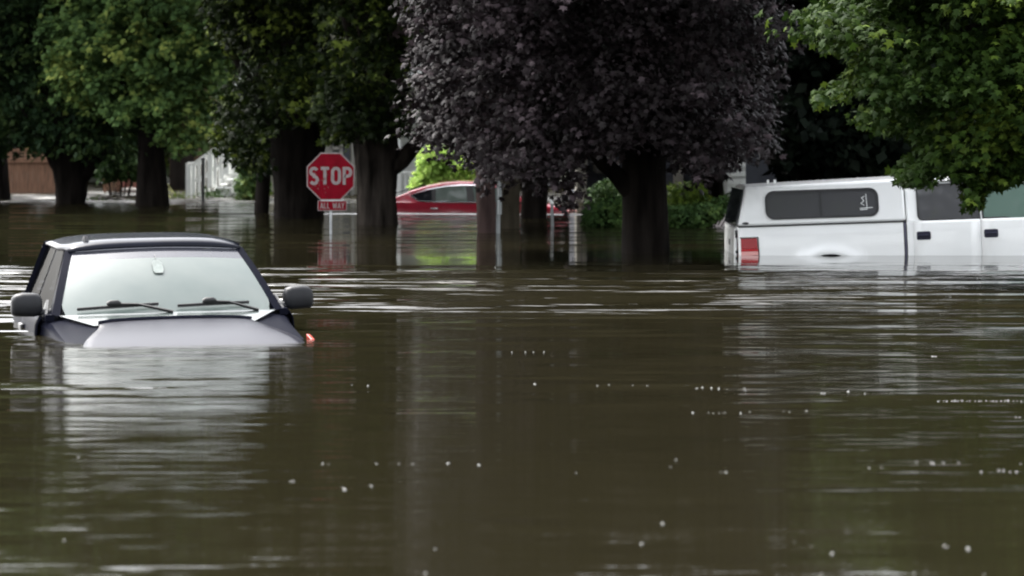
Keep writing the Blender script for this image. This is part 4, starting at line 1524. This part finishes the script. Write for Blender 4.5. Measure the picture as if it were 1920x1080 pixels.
# ------------------------------------------------------------------ street furniture
def glyph(ch):
    a = lambda cx, cy, rx, ry, t0, t1, n: [(cx + rx * math.cos(rad(t0 + (t1 - t0) * k / n)), cy + ry * math.sin(rad(t0 + (t1 - t0) * k / n))) for k in range(n + 1)]
    if ch == 'S': return .52, [(a(.26, .735, .18, .18, 25, 270, 14) + a(.26, .265, .18, .20, 90, -155, 14), False)]
    if ch == 'T': return .50, [([(.02, .915), (.48, .915)], False), ([(.25, .92), (.25, 0)], False)]
    if ch == 'O': return .54, [(a(.27, .715, .19, .20, 0, 180, 10) + a(.27, .285, .19, .20, 180, 360, 10), True)]
    if ch == 'P': return .52, [([(.09, 0), (.09, .915), (.28, .915)] + a(.28, .70, .17, .215, 80, -80, 8) + [(.28, .485), (.10, .485)], False)]
    if ch == 'A': return .56, [([(.05, 0), (.27, .97)], False), ([(.51, 0), (.29, .97)], False), ([(.13, .28), (.43, .28)], False)]
    if ch == 'L': return .44, [([(.09, 1), (.09, .085), (.42, .085)], False)]
    if ch == 'W': return .74, [([(.05, 1), (.20, .02)], False), ([(.37, .88), (.21, .02)], False), ([(.37, .88), (.53, .02)], False), ([(.69, 1), (.54, .02)], False)]
    if ch == 'Y': return .52, [([(.04, 1), (.26, .48), (.48, 1)], False), ([(.26, .5), (.26, 0)], False)]
    return .34, []


def lettering(text, h, width, x_c, z_c, y, sw, m, parent, name='lettering'):
    adv, gl = 0, []
    for ch in text:
        w_, st_ = glyph(ch)
        gl.append((adv, st_))
        adv += w_ + .09
    adv -= .09
    kx = width / adv
    m_ = MB()
    to3 = lambda x, z, d: Vector((x_c - width / 2 + x * kx, y - d, z_c - h / 2 + z * h))
    for o_, st_ in gl:
        for j, (poly, cl) in enumerate(st_):
            # stroke in metric space so that the width stays even
            pm = [((q[0] + o_) * kx, q[1] * h) for q in poly]
            add_strip(m_, pm, sw, (lambda x, z, d, j=j: Vector((x_c - width / 2 + x, y - d - .0006 * j, z_c - h / 2 + z))), .003, cl)
    return m_.build(name, m, parent)


D = 42.4
sg = empty('stop_sign', (PX(620, D), D, GB))
tag(sg, 'red octagonal STOP sign with an ALL WAY plate on a thin grey post', 'road sign')
oz = -GB
mb = MB()
mb.prism([(-.02, 0, 0), (-.02, .012, 0), (-.010, .03, 0), (.010, .03, 0), (.02, .012, 0), (.02, 0, 0)], (0, 0, PZ(300, D) + oz))
mb.build('post', M['galv'], sg)
cz = PZ(331, D) + oz
R_ = .381 / math.cos(rad(22.5))
octo = lambda r: [(r * math.cos(rad(22.5 + 45 * k)), cz + r * math.sin(rad(22.5 + 45 * k))) for k in range(8)]
mb = MB()
mb.prism([(x, -.006, z) for x, z in octo(R_)], (0, .004, 0))
pl = mb.build('sign_plate', M['signwhite'], sg)
mb = MB()
mb.prism([(x, -.0085, z) for x, z in octo(R_ - .021)], (0, .0022, 0))
mb.build('red_face', M['signred'], pl)
lettering('STOP', .285, .68, 0, cz + .012, -.0088, .050, M['signwhite'], pl)
mb = MB()
for x in (0,):
    for z in (-.31, .29):
        mb.prism([(x + .012 * math.cos(a), -.0125, cz + z + .012 * math.sin(a)) for a in np.linspace(0, 6.28, 10, endpoint=False)], (0, .004, 0))
mb.build('bolt', M['signred'], pl)
# dried mud marks on the lower left of the face
mb = MB()
rnd = random.Random(6)
for i in range(16):
    x, z = rnd.gauss(-.13, .10), cz + rnd.gauss(-.13, .07)
    r_ = rnd.uniform(.006, .018)
    mb.prism([(x + r_ * rnd.uniform(.5, 1.2) * math.cos(a), -.0135 - i * .00006, z + r_ * rnd.uniform(.5, 1.2) * math.sin(a)) for a in np.linspace(0, 6.28, 7, endpoint=False)], (0, .0008, 0))
mb.build('mud_marks', mat('pale_mud', (.17, .05, .05), .9, .05), pl)
z2 = PZ(385.5, D) + oz
x2 = (623 - 620) / F * D
mb = MB()
mb.prism([(x2 + x, -.006, z2 + z) for x, z in rrect(-.232, .232, -.082, .082, .012, 3)], (0, .004, 0))
p2 = mb.build('sign_plate', M['signwhite'], sg)
mb = MB()
mb.prism([(x2 + x, -.0085, z2 + z) for x, z in rrect(-.220, .220, -.070, .070, .010, 3)], (0, .0022, 0))
mb.build('red_face', M['signred'], p2)
lettering('ALL WAY', .095, .385, x2, z2, -.0088, .0125, M['signwhite'], p2)
mb = MB()
mb.box((x2, -.004, (z2 + .082 + cz - .381) / 2), (.36, .006, .03))
mb.build('bracket', M['galv'], sg)

D = 42.6
sp = empty('signpost', (PX(934, D), D, GB))
tag(sp, 'white steel signpost between the reddish and olive trunks', 'signpost')
mb = MB()
zt = PZ(300, D) - GB
mb.prism([(-.032, .0, 0), (-.032, .012, 0), (-.010, .03, 0), (.010, .03, 0), (.032, .012, 0), (.032, 0, 0), (.010, .012, 0), (-.010, .012, 0)], (0, 0, zt))
mb.build('post', M['whitepost'], sp)
mb = MB()
mb.box((.025, -.15, PZ(372, D) - GB), (.05, .32, .50), (0, 0, .05))
mb.build('edge_on_sign', M['whitepost'], sp)
D = 45.9
sp = empty('marker_stake', (PX(1039, D), D, GB), (0, rad(-1.5), 0))
tag(sp, 'thin white stake leaning slightly in front of the red car bonnet', 'stake')
mb = MB()
mb.box((0, 0, (PZ(373, D) - GB) / 2), (.05, .012, PZ(373, D) - GB))
mb.build('stake_blade', M['whitepost'], sp, bevel=.004)
mb = MB()
mb.box((0, -.01, PZ(378, D) - GB), (.055, .008, .07))
mb.build('reflector', M['tag'], sp)
D = 63.0
sp = empty('dark_pole', (PX(380.5, D), D, GB))
tag(sp, 'black round pole standing in the water in front of the white steps', 'pole')
mb = MB()
mb.tube([(0, 0, 0), (0, 0, PZ(300, D) - GB)], .037, 12)
mb.build('shaft', M['blackmetal'], sp, smooth=60)
mb = MB()
mb.tube([(0, 0, PZ(300, D) - GB), (0, 0, PZ(299, D) - GB + .03), (0, 0, PZ(299, D) - GB + .06)], [.05, .05, .012], 12)
mb.build('finial', M['blackmetal'], sp, smooth=40)

# floating debris
D = DW(376)
fb = empty('floating_branch', (PX(205, D), D, 0))
tag(fb, 'dark twiggy branch floating between the two left trunks', 'branch')
mb = MB()
rnd = random.Random(3)
mb.tube([(-.45, 0, .02), (-.1, .1, .06), (.35, -.1, .03)], [.03, .028, .015], 7)
for i in range(12):
    x = rnd.uniform(-.4, .35)
    mb.tube([(x, 0, .04), (x + rnd.uniform(-.15, .15), rnd.uniform(-.3, .3), rnd.uniform(.03, .14)), (x + rnd.uniform(-.3, .3), rnd.uniform(-.5, .5), rnd.uniform(.0, .2))], [.014, .010, .005], 5)
mb.build('twigs', M['stick'], fb, smooth=60)
rng = np.random.default_rng(5)
a = rng.normal(0, 1, (14, 3)) * np.array([.3, .2, .03]) + np.array([0, 0, .06])
leaf_object('leaves', [sprays(rng, a, rng.normal(0, 1, (14, 3)), .15, 5, .07, 'simple', lateral=.04)], M['leaf_shrub'], fb)
D = 46
pn = empty('slatted_panel', (PX(1350, D), D, 0), (rad(-18), rad(36), rad(10)))
tag(pn, 'weathered slatted wooden panel stranded behind the tail of the white pickup', 'panel')
for i in range(8):
    mb = MB()
    mb.box((-.20 + i * .062, 0, .12), (.036, .022, .40))
    mb.build('slat', M['slat'], pn)
mb = MB()
mb.box((.015, .022, .27), (.52, .02, .05))
mb.box((.015, .022, -.02), (.52, .02, .05))
mb.build('batten', M['slat'], pn)

# foam bubbles drifting on the near water
rnd = random.Random(21)
spots = [(1004, 721), (1120, 724), (1142, 722), (1186, 723), (1214, 724), (1308, 728), (1317, 727), (1334, 728), (1348, 729), (1364, 730), (1396, 729), (1398, 733), (1541, 738), (1546, 738), (1591, 735), (1622, 738),
         (1300, 775), (1329, 774), (1338, 775), (1348, 775), (1360, 774), (1389, 775), (1406, 773), (1470, 772), (1480, 773), (1512, 771), (605, 870), (616, 870), (706, 870), (748, 870), (775, 870), (839, 870), (897, 872),
         (550, 902), (642, 914), (646, 918), (697, 912), (147, 858), (120, 1014), (1080, 887), (1257, 875), (1268, 862), (1352, 886), (1362, 886), (1241, 981), (1203, 1020), (816, 1030), (797, 1075), (1489, 1017), (1521, 1025),
         (1561, 1037), (1776, 1025), (1816, 1030), (1720, 867), (1746, 868), (1770, 868), (1798, 868), (1840, 885), (1873, 882), (1882, 882), (1894, 885), (1906, 885), (1914, 870), (1655, 878), (1630, 878), (1748, 669), (1755, 669),
         (1714, 1076), (1540, 1078), (1845, 1078), (660, 722), (690, 724), (1904, 783), (1912, 783), (960, 660), (985, 660), (1000, 660), (1020, 660)]
spots += [(1762 + 7.2 * i + rnd.uniform(-2, 2), 752.5 + rnd.uniform(-.6, .6)) for i in range(23)]
mb = MB()
for px, py in spots:
    d_ = DW(py)
    r_ = rnd.uniform(.002, .0055) * (d_ / 14) ** .5
    c_ = Vector((PX(px, d_), d_, 0))
    for k in range(1 if rnd.random() < .6 else 2):
        cc = c_ + Vector((rnd.uniform(-.012, .012), rnd.uniform(-.03, .03), 0)) * k
        rr = r_ * rnd.uniform(.7, 1.1)
        mb.loft([[cc + Vector((math.cos(j * .785) * rr * math.cos(e), math.sin(j * .785) * rr * math.cos(e), rr * math.sin(e) * 1.1)) for j in range(8)] for e in (-.2, .3, .8, 1.3)])
tag(mb.build('foam', M['foam'], None, smooth=180), 'tiny white foam bubbles drifting on the near water', 'foam', kind='stuff')
